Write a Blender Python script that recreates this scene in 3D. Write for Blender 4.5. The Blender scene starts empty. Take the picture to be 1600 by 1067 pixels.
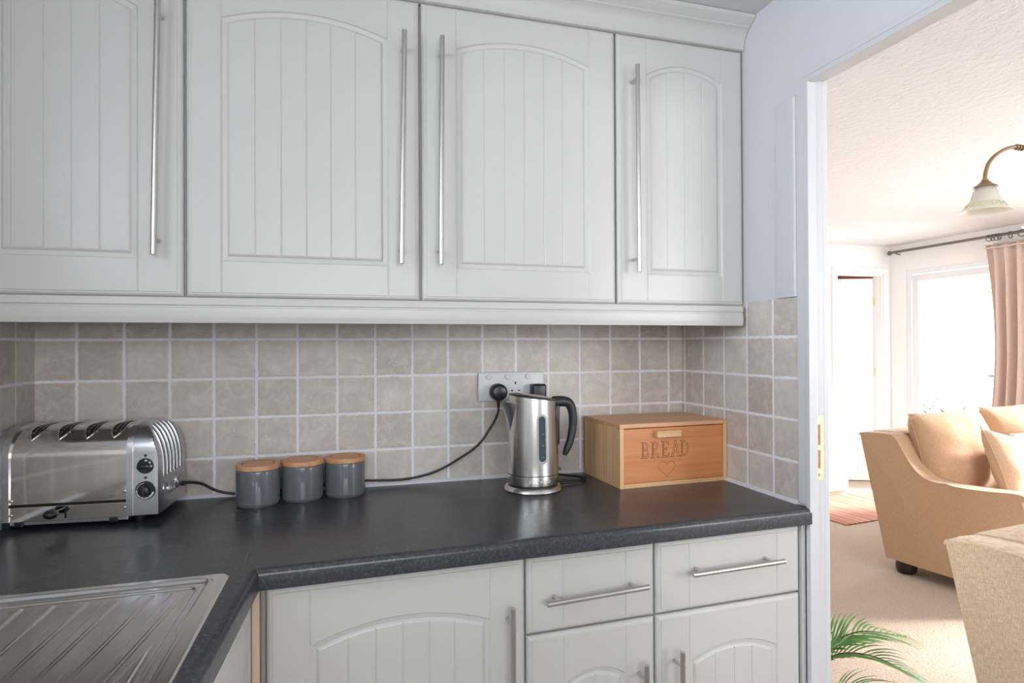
import bpy, bmesh, math, random
from mathutils import Vector, Matrix
random.seed(7)
C = bpy.context.scene.collection
SC = bpy.context.scene
PI = math.pi

# ------------------------------------------------------------------ camera
cam_d = bpy.data.cameras.new('camera'); cam = bpy.data.objects.new('camera', cam_d); C.objects.link(cam)
cam_d.sensor_width = 36; cam_d.lens = 964.2956 / 1600 * 36; cam_d.clip_start = 0.02; cam_d.clip_end = 100
_r = Vector((0.9580659, -0.28651103, -0.00459949)); _u = Vector((0.00288531, -0.00640487, 0.99997533)); _f = Vector((0.28653342, 0.95805554, 0.00530961))
_m = Matrix(((_r.x, _u.x, -_f.x, 0.59467), (_r.y, _u.y, -_f.y, -1.77387), (_r.z, _u.z, -_f.z, 1.3048), (0, 0, 0, 1)))
cam.matrix_world = _m
SC.camera = cam

# ------------------------------------------------------------------ world, exposure, lights
SC.view_settings.view_transform = 'Standard'; SC.view_settings.look = 'None'
SC.view_settings.exposure = 0.0; SC.view_settings.gamma = 1.0; SC.view_settings.use_curve_mapping = False
SC.cycles.max_bounces = 10; SC.cycles.diffuse_bounces = 6; SC.cycles.glossy_bounces = 5
SC.cycles.transmission_bounces = 6; SC.cycles.caustics_reflective = False; SC.cycles.caustics_refractive = False
SC.cycles.sample_clamp_indirect = 6.0
SC.cycles.use_denoising = True
w = bpy.data.worlds.new('world'); SC.world = w; w.use_nodes = True
bg = w.node_tree.nodes['Background']; bg.inputs[0].default_value = (0.90, 0.95, 1.0, 1); bg.inputs[1].default_value = 3.2

def area(name, loc, direction, sx, sy, power, col):
    l = bpy.data.lights.new(name, 'AREA'); l.shape = 'RECTANGLE'; l.size = sx; l.size_y = sy; l.energy = power; l.color = col
    o = bpy.data.objects.new(name, l); C.objects.link(o); o.location = loc
    o.rotation_euler = Vector(direction).to_track_quat('-Z', 'Y').to_euler(); return o
area('daylight_kitchen_window', (-0.30, -1.42, 1.70), (1, 0.12, -0.22), 1.0, 0.60, 25, (0.84, 0.92, 1.0))
area('daylight_front_fill', (0.70, -3.22, 1.55), (0.0, 1, -0.02), 1.25, 0.85, 22.5, (1.0, 0.985, 0.965))  # added frontal fill from an unseen window, evens light on doors and tiles
area('daylight_patio', (6.05, 0.85, 1.15), (-1, 0.05, -0.16), 2.8, 1.7, 235, (0.98, 0.99, 1.0))
area('daylight_lounge_window', (3.7, -3.30, 1.5), (0.15, 1, -0.10), 2.3, 1.0, 70, (0.97, 0.985, 1.0))

sun_d = bpy.data.lights.new('sun', 'SUN'); sun_d.energy = 12.0; sun_d.angle = math.radians(12); sun_d.color = (1.0, 0.96, 0.90)
sun = bpy.data.objects.new('sun', sun_d); C.objects.link(sun); sun.rotation_euler = Vector((-1, 0.24, -0.62)).to_track_quat('-Z', 'Y').to_euler()

# ------------------------------------------------------------------ material helpers
class NT:
    def __init__(s, name):
        s.m = bpy.data.materials.new(name); s.m.use_nodes = True
        s.t = s.m.node_tree; s.b = s.t.nodes['Principled BSDF']
    def n(s, typ, ins=None, **kw):
        x = s.t.nodes.new(typ)
        for k, v in kw.items(): setattr(x, k, v)
        if ins:
            for k, v in ins.items(): s.put(x, k, v)
        return x
    def put(s, node, key, v):
        sock = node.inputs[key]
        if isinstance(v, bpy.types.NodeSocket): s.t.links.new(v, sock)
        elif isinstance(v, bpy.types.Node): s.t.links.new(v.outputs[0], sock)
        else: sock.default_value = v
    def math(s, op, a, b=None, c=None, clamp=False):
        x = s.t.nodes.new('ShaderNodeMath'); x.operation = op; x.use_clamp = clamp
        for i, v in enumerate((a, b, c)):
            if v is not None: s.put(x, i, v)
        return x.outputs[0]
    def mix(s, f, a, b):
        x = s.t.nodes.new('ShaderNodeMix'); x.data_type = 'RGBA'
        s.put(x, 0, f); s.put(x, 6, a); s.put(x, 7, b); return x.outputs[2]
    def ramp(s, f, stops):
        x = s.t.nodes.new('ShaderNodeValToRGB'); s.put(x, 0, f); el = x.color_ramp.elements
        while len(el) < len(stops): el.new(0.5)
        for e, (p, c) in zip(el, stops): e.position = p; e.color = c if len(c) == 4 else (*c, 1)
        return x.outputs[0]
    def noise(s, vec, scale, detail=3, rough=0.5, dist=0.0):
        x = s.n('ShaderNodeTexNoise', {'Vector': vec, 'Scale': scale, 'Detail': detail, 'Roughness': rough, 'Distortion': dist}); return x
    def obj(s): return s.n('ShaderNodeTexCoord').outputs['Object']
    def mapv(s, vec, scale=(1, 1, 1), rot=(0, 0, 0), loc=(0, 0, 0)):
        return s.n('ShaderNodeMapping', {'Vector': vec, 'Scale': scale, 'Rotation': rot, 'Location': loc}).outputs[0]
    def bump(s, h, strength=0.3, dist=0.002, normal=None):
        d = {'Height': h, 'Strength': strength, 'Distance': dist}
        if normal is not None: d['Normal'] = normal
        x = s.n('ShaderNodeBump', d); s.put(s.b, 'Normal', x.outputs[0]); return x.outputs[0]

def srgb(r, g, b):
    f = lambda c: (c / 255 / 12.92) if c / 255 <= 0.04045 else ((c / 255 + 0.055) / 1.055) ** 2.4
    return (f(r), f(g), f(b), 1)

def simple(name, col, rough=0.5, metal=0.0, bump=None, var=None, coat=0.0, spec=None):
    n = NT(name); b = n.b
    b.inputs['Base Color'].default_value = col; b.inputs['Roughness'].default_value = rough; b.inputs['Metallic'].default_value = metal
    b.inputs['Coat Weight'].default_value = coat
    if spec is not None: b.inputs['Specular IOR Level'].default_value = spec
    o = n.obj()
    if var:
        sc, amt = var
        f = n.noise(o, sc, 4).outputs[0]
        dk = tuple(c * (1 - amt) for c in col[:3]) + (1,); lt = tuple(min(1, c * (1 + amt)) for c in col[:3]) + (1,)
        n.put(b, 'Base Color', n.ramp(f, [(0.3, dk), (0.7, lt)]))
    if bump:
        sc, st, di = bump
        n.bump(n.noise(o, sc, 4).outputs[0], st, di)
    return n.m

M = {}
M['cab'] = simple('satin_stone_paint', srgb(198, 197, 194), 0.33, bump=(35, 0.04, 0.001), spec=0.4)
M['cab_edge'] = simple('raw_board_edge', srgb(214, 190, 168), 0.6)
M['wall_k'] = simple('cool_white_wall_paint', srgb(204, 207, 212), 0.7, bump=(18, 0.12, 0.002))
M['ceil_k'] = simple('kitchen_ceiling_paint', srgb(205, 204, 206), 0.8, bump=(22, 0.15, 0.002))
M['gloss_white'] = simple('white_gloss_woodwork', srgb(204, 206, 210), 0.36, bump=(30, 0.08, 0.002))
M['wall_l'] = simple('lounge_wall_paint', srgb(246, 246, 244), 0.8, bump=(40, 0.1, 0.002))
M['lounge_gloss'] = simple('bright_white_lounge_woodwork', srgb(246, 246, 246), 0.35, bump=(30, 0.04, 0.001))
M['upvc'] = simple('white_plastic_frame', srgb(236, 238, 242), 0.3)
M['black_pl'] = simple('black_plastic', srgb(30, 31, 34), 0.35, bump=(300, 0.05, 0.0005))
M['black_soft'] = simple('black_matt_plastic', srgb(42, 44, 48), 0.45)
M['black_cord'] = simple('black_cord_rubber', srgb(24, 24, 26), 0.45)
M['caulk'] = simple('white_sealant', srgb(205, 208, 216), 0.5)
M['socket'] = simple('white_socket_plastic', srgb(206, 208, 212), 0.35)
M['dark'] = simple('gap_shade', srgb(28, 24, 22), 0.8)  # dark colour painted as the shade inside openings and gaps
M['canister'] = simple('grey_glazed_ceramic', srgb(104, 107, 114), 0.12, var=(6, 0.04), coat=0.3)
M['can_foot'] = simple('canister_foot', srgb(60, 60, 64), 0.5)
M['silicone'] = simple('clear_seal', srgb(190, 190, 188), 0.4)
M['brass'] = simple('brass_plate', srgb(240, 224, 176), 0.5, 0.6)
M['raw_wood'] = simple('raw_timber_recess', srgb(190, 140, 104), 0.7, var=(60, 0.2))
M['antique'] = simple('antique_brass', srgb(150, 128, 100), 0.4, 0.7)
M['rod'] = simple('grey_metal_rod', srgb(120, 112, 112), 0.4, 0.6)
M['screw'] = simple('bright_screw', srgb(200, 200, 200), 0.25, 1.0)
M['filler'] = simple('grey_filler_board', srgb(150, 146, 148), 0.5)
M['peach'] = simple('peach_hall_wall', srgb(214, 168, 140), 0.8, var=(2, 0.05))
M['foot'] = simple('dark_turned_wood', srgb(40, 30, 30), 0.35, var=(20, 0.2))
M['pot'] = simple('terracotta_pot', srgb(150, 92, 66), 0.8, var=(12, 0.1))
M['soil'] = simple('potting_soil', srgb(50, 36, 26), 0.95, bump=(80, 0.6, 0.01))
M['kfloor'] = simple('kitchen_vinyl_floor', srgb(176, 168, 158), 0.5, var=(3, 0.06))
M['patio'] = simple('pale_patio_gravel', srgb(225, 222, 215), 0.9, var=(30, 0.2), bump=(40, 0.5, 0.01))
M['shrub'] = simple('garden_foliage', srgb(120, 132, 110), 0.8, var=(8, 0.3))
M['stem'] = simple('palm_stem', srgb(70, 78, 40), 0.6)
M['white_melamine'] = simple('white_cupboard_paint', srgb(240, 240, 238), 0.4, var=(2, 0.02))

def steel(name, col, rough, aniso_axis=None, streak=0.0, bump=0.0):
    n = NT(name); b = n.b
    b.inputs['Base Color'].default_value = col; b.inputs['Metallic'].default_value = 1.0; b.inputs['Roughness'].default_value = rough
    o = n.obj()
    if aniso_axis:
        v = n.mapv(o, aniso_axis)
        f = n.noise(v, 1.0, 4, 0.7).outputs[0]
        r = n.math('MULTIPLY_ADD', f, streak, rough - streak / 2)
        n.put(b, 'Roughness', r)
        c2 = tuple(x * 0.93 for x in col[:3]) + (1,)
        n.put(b, 'Base Color', n.ramp(f, [(0.3, c2), (0.7, col)]))
        if bump: n.bump(f, bump, 0.0003)
    else:
        f = n.noise(o, 14, 4).outputs[0]
        n.put(b, 'Roughness', n.math('MULTIPLY_ADD', f, 0.08, rough - 0.04))
        if bump: n.bump(n.noise(o, 9, 2).outputs[0], bump, 0.003)
    return n.m
M['polished'] = steel('polished_steel', (0.76, 0.745, 0.72, 1), 0.09, bump=0.06)
M['cast'] = steel('brushed_cast_aluminium', (0.60, 0.61, 0.64, 1), 0.30, (60, 600, 60), 0.12)
M['cast2'] = steel('satin_flange_aluminium', (0.66, 0.68, 0.72, 1), 0.25, (40, 40, 400), 0.1)
M['brushed'] = steel('brushed_kettle_steel', (0.74, 0.72, 0.69, 1), 0.23, (3, 3, 1600), 0.06, 0.0)
M['nickel'] = steel('satin_nickel', (0.62, 0.60, 0.57, 1), 0.30, (900, 900, 20), 0.08)
M['nickel_h'] = steel('satin_nickel_bar', (0.62, 0.60, 0.57, 1), 0.30, (20, 900, 900), 0.08)
M['sink'] = steel('stainless_sink_steel', (0.82, 0.82, 0.82, 1), 0.17, (12, 350, 12), 0.06, 0.01)
M['sign'] = simple('etched_mark', srgb(225, 225, 228), 0.4)
M['etch_dark'] = simple('etched_dark_mark', srgb(120, 122, 126), 0.4, 0.6)
M['mark_white'] = simple('printed_white', srgb(215, 216, 220), 0.5)

def mat_tile(name, ax, off_u, seed):
    """tumbled stone tiles 103 mm pitch; ax = which object axis runs along the wall"""
    n = NT(name); b = n.b; o = n.obj()
    p = 0.1034
    sep = n.n('ShaderNodeSeparateXYZ', {0: o})
    # wobble of the edges
    nz = n.noise(o, 42, 4, 0.6).outputs['Color']; nsep = n.n('ShaderNodeSeparateColor', {0: nz})
    nz2 = n.noise(o, 150, 4, 0.7).outputs[0]
    du = n.math('MULTIPLY_ADD', nsep.outputs[0], 0.0040, -0.0020); dv = n.math('MULTIPLY_ADD', nsep.outputs[1], 0.0040, -0.0020)
    U0 = n.math('ADD', sep.outputs[ax], off_u); V0 = n.math('ADD', sep.outputs[2], -1.322 + 40 * p)
    U = n.math('ADD', U0, du); V = n.math('ADD', V0, dv)
    def dist(x):
        f = n.math('FRACT', n.math('ADD', n.math('DIVIDE', x, p), 0.5))
        return n.math('MULTIPLY', n.math('ABSOLUTE', n.math('SUBTRACT', f, 0.5)), p)
    d = n.math('MINIMUM', dist(U), dist(V))
    d = n.math('ADD', d, n.math('MULTIPLY_ADD', nz2, -0.0060, 0.0022))
    iu = n.math('FLOOR', n.math('DIVIDE', U0, p)); iv = n.math('FLOOR', n.math('DIVIDE', V0, p))
    cid = n.n('ShaderNodeCombineXYZ', {0: iu, 1: iv, 2: seed})
    wn = n.n('ShaderNodeTexWhiteNoise', {'Vector': cid.outputs[0]}, noise_dimensions='3D')
    wsep = n.n('ShaderNodeSeparateColor', {0: wn.outputs['Color']})
    base = n.ramp(wn.outputs['Value'], [(0.0, srgb(190, 178, 170)), (0.3, srgb(203, 195, 188)), (0.6, srgb(211, 206, 199)), (1.0, srgb(219, 216, 210))])
    # soft clouding
    off = n.n('ShaderNodeVectorMath', {0: o, 1: wn.outputs['Color']}, operation='ADD').outputs[0]
    cl = n.noise(off, 14, 5, 0.6).outputs[0]
    c1 = n.mix(n.math('MULTIPLY_ADD', cl, 1.7, -0.55, clamp=True), n.mix(0.55, base, srgb(172, 159, 150)), base)
    blot = n.noise(off, 34, 4, 0.65, 0.6).outputs[0]
    c1 = n.mix(n.math('MULTIPLY', n.math('MULTIPLY_ADD', blot, 3.6, -1.62, clamp=True), 0.6), c1, srgb(226, 217, 206))
    # pale hairline veins, only on some tiles
    vn = n.noise(off, 9, 6, 0.62, 1.4).outputs[0]
    ve = n.math('ABSOLUTE', n.math('SUBTRACT', vn, 0.5))
    vein = n.math('SUBTRACT', 1.0, n.math('MULTIPLY', ve, 70), clamp=True)
    msk = n.math('GREATER_THAN', wsep.outputs[1], 0.30)
    pat = n.math('MULTIPLY_ADD', n.noise(off, 22, 2).outputs[0], 4, -1.9, clamp=True)
    vein = n.math('MULTIPLY', n.math('MULTIPLY', vein, msk), pat)
    c2 = n.mix(n.math('MULTIPLY', vein, 0.75), c1, srgb(226, 218, 208))
    # rare dark pits
    pt = n.noise(off, 120, 2, 0.5).outputs[0]
    pit = n.math('MULTIPLY', n.math('GREATER_THAN', pt, 0.76), 0.5)
    c2 = n.mix(pit, c2, srgb(120, 92, 80))
    g = n.math('SUBTRACT', 1.0, n.math('MULTIPLY', n.math('SUBTRACT', d, 0.0022), 1100), clamp=True)
    g = n.math('MINIMUM', n.math('MAXIMUM', g, 0.0), 1.0)
    grout = n.mix(n.noise(o, 60, 3).outputs[0], srgb(224, 224, 230), srgb(240, 240, 246))
    n.put(b, 'Base Color', n.mix(g, c2, grout))
    n.put(b, 'Roughness', n.math('MULTIPLY_ADD', g, 0.28, 0.42))
    h = n.math('MINIMUM', n.math('MULTIPLY', d, 160), 1.0)
    h = n.math('ADD', h, n.math('MULTIPLY', n.noise(off, 70, 3).outputs[0], 0.18))
    n.bump(h, 0.5, 0.0016)
    return n.m
M['tile_back'] = mat_tile('tumbled_stone_tile', 0, 40 * 0.1034, 1.0)
M['tile_right'] = mat_tile('tumbled_stone_tile_side', 1, 0.1226 + 40 * 0.1034, 5.0)
M['tile_left'] = mat_tile('tumbled_stone_tile_left', 1, 0.097 + 40 * 0.1034, 9.0)

def mat_worktop():
    n = NT('charcoal_laminate_worktop'); b = n.b; o = n.obj()
    a = n.noise(o, 170, 3, 0.6).outputs[0]; c = n.noise(o, 38, 4, 0.6).outputs[0]
    col = n.ramp(a, [(0.30, srgb(42, 44, 47)), (0.48, srgb(56, 57, 61)), (0.60, srgb(69, 71, 76)), (0.74, srgb(96, 100, 106))])
    col = n.mix(n.math('MULTIPLY', c, 0.5), col, srgb(50, 52, 57))
    sp = n.noise(o, 420, 2, 0.4).outputs[0]
    col = n.mix(n.math('MULTIPLY', n.math('MULTIPLY_ADD', sp, 8, -6, clamp=True), 0.3), col, srgb(170, 165, 160))
    n.put(b, 'Base Color', col)
    n.put(b, 'Roughness', n.math('MULTIPLY_ADD', n.noise(o, 4, 2).outputs[0], 0.06, 0.25))
    b.inputs['Specular IOR Level'].default_value = 0.5
    n.bump(n.noise(o, 900, 2).outputs[0], 0.05, 0.0003)
    return n.m
M['worktop'] = mat_worktop()

def mat_bamboo(name, axis, c_lo, c_hi, joints=True):
    """axis: grain direction index; strips stacked along z (or y)"""
    n = NT(name); b = n.b; o = n.obj()
    sc = [90, 90, 90]; sc[axis] = 3.0
    f = n.noise(n.mapv(o, tuple(sc)), 1.0, 4, 0.6).outputs[0]
    sc2 = [22, 22, 22]; sc2[axis] = 2.0
    f2 = n.noise(n.mapv(o, tuple(sc2)), 1.0, 3, 0.5, 0.4).outputs[0]
    sc3 = [300, 300, 300]; sc3[axis] = 10
    f3 = n.noise(n.mapv(o, tuple(sc3)), 1.0, 2).outputs[0]
    v = n.math('ADD', n.math('MULTIPLY', f, 0.5), n.math('MULTIPLY', f2, 0.5))
    col = n.ramp(v, [(0.34, c_lo), (0.62, c_hi)])
    col = n.mix(n.math('MULTIPLY', f3, 0.25), col, tuple(x * 0.7 for x in c_lo[:3]) + (1,))
    sc4 = [26, 26, 26]; sc4[axis] = 9
    kn = n.noise(n.mapv(o, tuple(sc4), loc=(3, 1, 5)), 1.0, 3, 0.7).outputs[0]
    k = n.math('MULTIPLY_ADD', kn, 7, -4.6, clamp=True)
    col = n.mix(n.math('MULTIPLY', k, 0.5), col, srgb(150, 84, 48))
    n.put(b, 'Base Color', col); b.inputs['Roughness'].default_value = 0.45
    n.bump(f3, 0.1, 0.0006)
    return n.m
M['bam_front'] = mat_bamboo('orange_bamboo_front', 0, srgb(196, 120, 70), srgb(214, 146, 96))
M['bam_side'] = mat_bamboo('pale_bamboo_side', 2, srgb(208, 162, 112), srgb(232, 194, 148))
M['bam_top'] = mat_bamboo('bamboo_top', 0, srgb(204, 150, 108), srgb(224, 176, 134))
M['bam_trim'] = mat_bamboo('pale_bamboo_edge', 0, srgb(208, 160, 116), srgb(226, 184, 140))
M['bam_lid'] = mat_bamboo('bamboo_lid', 0, srgb(196, 138, 98), srgb(220, 170, 128))
M['engrave'] = simple('burnt_engraving', srgb(112, 70, 46), 0.8)
M['engrave_l'] = simple('pale_engraving_floor', srgb(176, 112, 72), 0.8, var=(90, 0.15))

def mat_fabric(name, c1, c2):
    n = NT(name); b = n.b; o = n.obj()
    a = n.noise(n.mapv(o, (60, 60, 700)), 1.0, 3).outputs[0]; c = n.noise(n.mapv(o, (500, 500, 60)), 1.0, 3).outputs[0]
    f = n.math('MULTIPLY_ADD', a, 0.5, n.math('MULTIPLY', c, 0.5))
    n.put(b, 'Base Color', n.ramp(f, [(0.38, c1), (0.62, c2)])); b.inputs['Roughness'].default_value = 0.9
    b.inputs['Sheen Weight'].default_value = 0.3; b.inputs['Specular IOR Level'].default_value = 0.2
    h = n.math('ADD', f, n.math('MULTIPLY', n.noise(o, 9, 3).outputs[0], 2.5))
    n.bump(h, 0.35, 0.004)
    return n.m
M['fab_tan'] = mat_fabric('tan_linen', srgb(176, 142, 112), srgb(196, 162, 130))
M['fab_beige'] = mat_fabric('beige_woven_fabric', srgb(200, 170, 136), srgb(238, 212, 180))
M['fab_pillow'] = mat_fabric('cream_pillow_fabric', srgb(190, 160, 132), srgb(214, 186, 158))
M['curtain'] = mat_fabric('dusky_pink_curtain', srgb(220, 200, 192), srgb(234, 216, 208))

def mat_carpet():
    n = NT('beige_carpet'); b = n.b; o = n.obj()
    a = n.noise(o, 130, 4, 0.7).outputs[0]; c = n.noise(o, 2.2, 3).outputs[0]
    col = n.ramp(a, [(0.32, srgb(186, 166, 150)), (0.66, srgb(220, 204, 190))])
    n.put(b, 'Base Color', n.mix(n.math('MULTIPLY', c, 0.3), col, srgb(196, 176, 160)))
    b.inputs['Roughness'].default_value = 0.95; b.inputs['Specular IOR Level'].default_value = 0.1
    n.bump(n.noise(o, 90, 4, 0.7).outputs[0], 0.9, 0.012); return n.m
M['carpet'] = mat_carpet()
def mat_artex():
    n = NT('stippled_ceiling_plaster'); b = n.b; o = n.obj()
    b.inputs['Base Color'].default_value = srgb(214, 214, 215); b.inputs['Roughness'].default_value = 0.75
    a = n.noise(o, 38, 5, 0.65).outputs[0]; c = n.noise(o, 7, 3, 0.5, 0.5).outputs[0]
    h = n.math('ADD', n.math('POWER', a, 2.0), n.math('MULTIPLY', c, 0.5))
    n.bump(h, 0.5, 0.011); return n.m
M['artex'] = mat_artex()
def mat_rug():
    n = NT('striped_red_rug'); b = n.b; o = n.obj()
    a = n.noise(n.mapv(o, (34, 0.8, 1)), 1.0, 3, 0.7).outputs[0]
    n.put(b, 'Base Color', n.ramp(a, [(0.30, srgb(150, 92, 78)), (0.48, srgb(188, 134, 116)), (0.62, srgb(206, 162, 142)), (0.75, srgb(176, 118, 100))]))
    b.inputs['Roughness'].default_value = 0.95; n.bump(n.noise(o, 160, 3).outputs[0], 0.5, 0.004); return n.m
M['rug'] = mat_rug()
def mat_leaf():
    n = NT('palm_leaflet'); b = n.b; o = n.obj()
    a = n.noise(o, 9, 3).outputs[0]
    n.put(b, 'Base Color', n.ramp(a, [(0.35, srgb(62, 118, 46)), (0.65, srgb(136, 190, 92))]))
    b.inputs['Roughness'].default_value = 0.45
    b.inputs['Transmission Weight'].default_value = 0.0
    b.inputs['Subsurface Weight'].default_value = 0.15; return n.m
M['leaf'] = mat_leaf()
def mat_glass(name, col=(1, 1, 1, 1), rough=0.0):
    n = NT(name); t = n.t
    tr = n.n('ShaderNodeBsdfTransparent', {0: col}); gl = n.n('ShaderNodeBsdfGlossy', {0: (1, 1, 1, 1), 1: 0.02})
    fr = n.n('ShaderNodeFresnel', {0: 1.45}); mx = n.n('ShaderNodeMixShader', {0: n.math('MULTIPLY', fr.outputs[0], 0.6), 1: tr.outputs[0], 2: gl.outputs[0]})
    t.links.new(mx.outputs[0], t.nodes['Material Output'].inputs[0]); return n.m
M['glass'] = mat_glass('window_glass')
def mat_frost():
    n = NT('frosted_shade_glass'); b = n.b; o = n.obj(); t = n.t
    b.inputs['Base Color'].default_value = srgb(238, 236, 226); b.inputs['Roughness'].default_value = 0.35
    n.put(b, 'Base Color', n.ramp(n.noise(o, 25, 3).outputs[0], [(0.3, srgb(226, 226, 216)), (0.7, srgb(242, 240, 230))]))
    tl = n.n('ShaderNodeBsdfTranslucent', {0: srgb(240, 238, 230)})
    mx = n.n('ShaderNodeMixShader', {0: 0.45, 1: b.outputs[0], 2: tl.outputs[0]})
    t.links.new(mx.outputs[0], t.nodes['Material Output'].inputs[0]); return n.m
M['frost'] = mat_frost()
M['greek'] = simple('tan_key_pattern', srgb(214, 200, 158), 0.5)
M['gauge'] = simple('dark_gauge_glass', srgb(62, 74, 80), 0.08, var=(30, 0.15))
M['gauge_mark'] = simple('gauge_print', srgb(150, 166, 170), 0.5)
M['gauge_rim'] = simple('gauge_rim_plastic', srgb(165, 170, 178), 0.3, 0.3)

# ------------------------------------------------------------------ mesh helpers
class MB:
    def __init__(s): s.bm = bmesh.new()
    def face(s, pts):
        vs = [s.bm.verts.new(p) for p in pts]
        try: return s.bm.faces.new(vs)
        except Exception: return None
    def box(s, x0, x1, y0, y1, z0, z1, bev=0.0, seg=2, rot=None, at=(0, 0, 0)):
        b = bmesh.new(); bmesh.ops.create_cube(b, size=1)
        for v in b.verts:
            v.co = Vector(((x0 + x1) / 2 + v.co.x * (x1 - x0), (y0 + y1) / 2 + v.co.y * (y1 - y0), (z0 + z1) / 2 + v.co.z * (z1 - z0)))
        if bev > 0: bmesh.ops.bevel(b, geom=list(b.edges), offset=bev, segments=seg, affect='EDGES', profile=0.5)
        if rot is not None:
            mt = rot
            for v in b.verts: v.co = mt @ v.co
        for v in b.verts: v.co += Vector(at)
        s.merge(b); return s
    def merge(s, b):
        me = bpy.data.meshes.new('t'); b.to_mesh(me); b.free(); s.bm.from_mesh(me); bpy.data.meshes.remove(me)
    def prism(s, poly, axis, a, b, close=True):
        """poly of 2D points; axis 'x': (y,z) extruded in x, 'y': (x,z) in y, 'z': (x,y) in z"""
        def p(q, t):
            if axis == 'x': return (t, q[0], q[1])
            if axis == 'y': return (q[0], t, q[1])
            return (q[0], q[1], t)
        A = [s.bm.verts.new(p(q, a)) for q in poly]; B = [s.bm.verts.new(p(q, b)) for q in poly]
        n = len(poly)
        for i in range(n): s.bm.faces.new((A[i], A[(i + 1) % n], B[(i + 1) % n], B[i]))
        if close: s.bm.faces.new(A[::-1]); s.bm.faces.new(B)
        return s
    def tube(s, pts, rad, n=12, closed=False, cap=True):
        pts = [Vector(p) for p in pts]; rings = []
        m = len(pts)
        rads = rad if isinstance(rad, (list, tuple)) else [rad] * m
        up = None
        for i, p in enumerate(pts):
            if closed: t = (pts[(i + 1) % m] - pts[i - 1])
            elif i == 0: t = pts[1] - p
            elif i == m - 1: t = p - pts[i - 1]
            else: t = (pts[i + 1] - p).normalized() + (p - pts[i - 1]).normalized()
            t.normalize()
            if up is None:
                up = Vector((0, 0, 1)) if abs(t.z) < 0.9 else Vector((1, 0, 0))
            up = (up - t * up.dot(t)).normalized(); sd = t.cross(up)
            rings.append([s.bm.verts.new(p + rads[i] * (math.cos(2 * PI * k / n) * up + math.sin(2 * PI * k / n) * sd)) for k in range(n)])
        q = m if closed else m - 1
        for i in range(q):
            a = rings[i]; b = rings[(i + 1) % m]
            for k in range(n): s.bm.faces.new((a[k], a[(k + 1) % n], b[(k + 1) % n], b[k]))
        if cap and not closed: s.bm.faces.new(rings[0][::-1]); s.bm.faces.new(rings[-1])
        return s
    def lathe(s, prof, n=48, at=(0, 0, 0), sx=1, sy=1):
        rings = []
        for r, z in prof:
            if r < 1e-6: rings.append([s.bm.verts.new((at[0], at[1], at[2] + z))])
            else: rings.append([s.bm.verts.new((at[0] + sx * r * math.cos(2 * PI * k / n), at[1] + sy * r * math.sin(2 * PI * k / n), at[2] + z)) for k in range(n)])
        for a, b in zip(rings, rings[1:]):
            for k in range(n):
                k2 = (k + 1) % n
                if len(a) == 1 and len(b) == 1: continue
                if len(a) == 1: s.bm.faces.new((a[0], b[k2], b[k]))
                elif len(b) == 1: s.bm.faces.new((a[k], a[k2], b[0]))
                else: s.bm.faces.new((a[k], a[k2], b[k2], b[k]))
        return s
    def loft(s, rings, cap=True, closed=True):
        R = [[s.bm.verts.new(p) for p in r] for r in rings]
        n = len(R[0]); q = n if closed else n - 1
        for a, b in zip(R, R[1:]):
            for k in range(q): s.bm.faces.new((a[k], a[(k + 1) % n], b[(k + 1) % n], b[k]))
        if cap:
            try: s.bm.faces.new(R[0][::-1]); s.bm.faces.new(R[-1])
            except Exception: pass
        return s
    def build(s, name, mat, parent=None, smooth=None, weld=True, sub=0):
        if weld: bmesh.ops.remove_doubles(s.bm, verts=s.bm.verts, dist=1e-5)
        bmesh.ops.recalc_face_normals(s.bm, faces=s.bm.faces)
        me = bpy.data.meshes.new(name); s.bm.to_mesh(me); s.bm.free()
        me.materials.append(mat)
        o = bpy.data.objects.new(name, me); C.objects.link(o)
        if smooth is not None:
            me.polygons.foreach_set('use_smooth', [True] * len(me.polygons))
            me.set_sharp_from_angle(angle=math.radians(smooth))
        if parent is not None: o.parent = parent
        if sub:
            md = o.modifiers.new('sub', 'SUBSURF'); md.levels = sub; md.render_levels = sub
        return o

def tag(o, label, cat, group=None):
    o['label'] = label; o['category'] = cat
    if group: o['group'] = group
    return o
def thing(name, label, cat, loc=(0, 0, 0), rz=0.0, group=None):
    o = bpy.data.objects.new(name, None); C.objects.link(o); o.empty_display_size = 0.05
    o.location = loc; o.rotation_euler = (0, 0, rz)
    return tag(o, label, cat, group)
def structure(o): o['kind'] = 'structure'; return o
def text_mesh(name, txt, size, mat, parent, matrix, extr=0.0004, space=1.0):
    cu = bpy.data.curves.new(name, 'FONT'); cu.body = txt; cu.size = size; cu.extrude = extr; cu.align_x = 'CENTER'; cu.align_y = 'CENTER'; cu.space_character = space
    to = bpy.data.objects.new('tmp', cu); C.objects.link(to); dg = bpy.context.evaluated_depsgraph_get()
    me = bpy.data.meshes.new_from_object(to.evaluated_get(dg)); bpy.data.objects.remove(to); bpy.data.curves.remove(cu)
    me.transform(matrix); me.materials.clear(); me.materials.append(mat); me.name = name
    o = bpy.data.objects.new(name, me); C.objects.link(o); o.parent = parent; return o

# ------------------------------------------------------------------ the kitchen shell
XL, XR = -0.0887, 1.7066          # tiled faces
YB = 0.0
ZC = 2.195                         # ceiling
ZW = 0.91                          # worktop top
XW2 = 1.752                        # lounge side of the thin partition
YF = -3.05
YJ = -0.548                        # door lining starts
YJ2 = -1.34
ZH = 1.935
XFAR = 5.65; YREAR = 2.75; ZC2 = 2.205

WB = structure(MB().box(XL - 0.1, XW2 - 0.001, YB + 0.008, YB + 0.11, 0, ZC).build('wall_back', M['wall_k']))
tp = structure(MB().box(XL, XR + 0.008, YB, YB + 0.008, ZW - 0.04, 1.45).build('tiles', M['tile_back'], WB))
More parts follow.
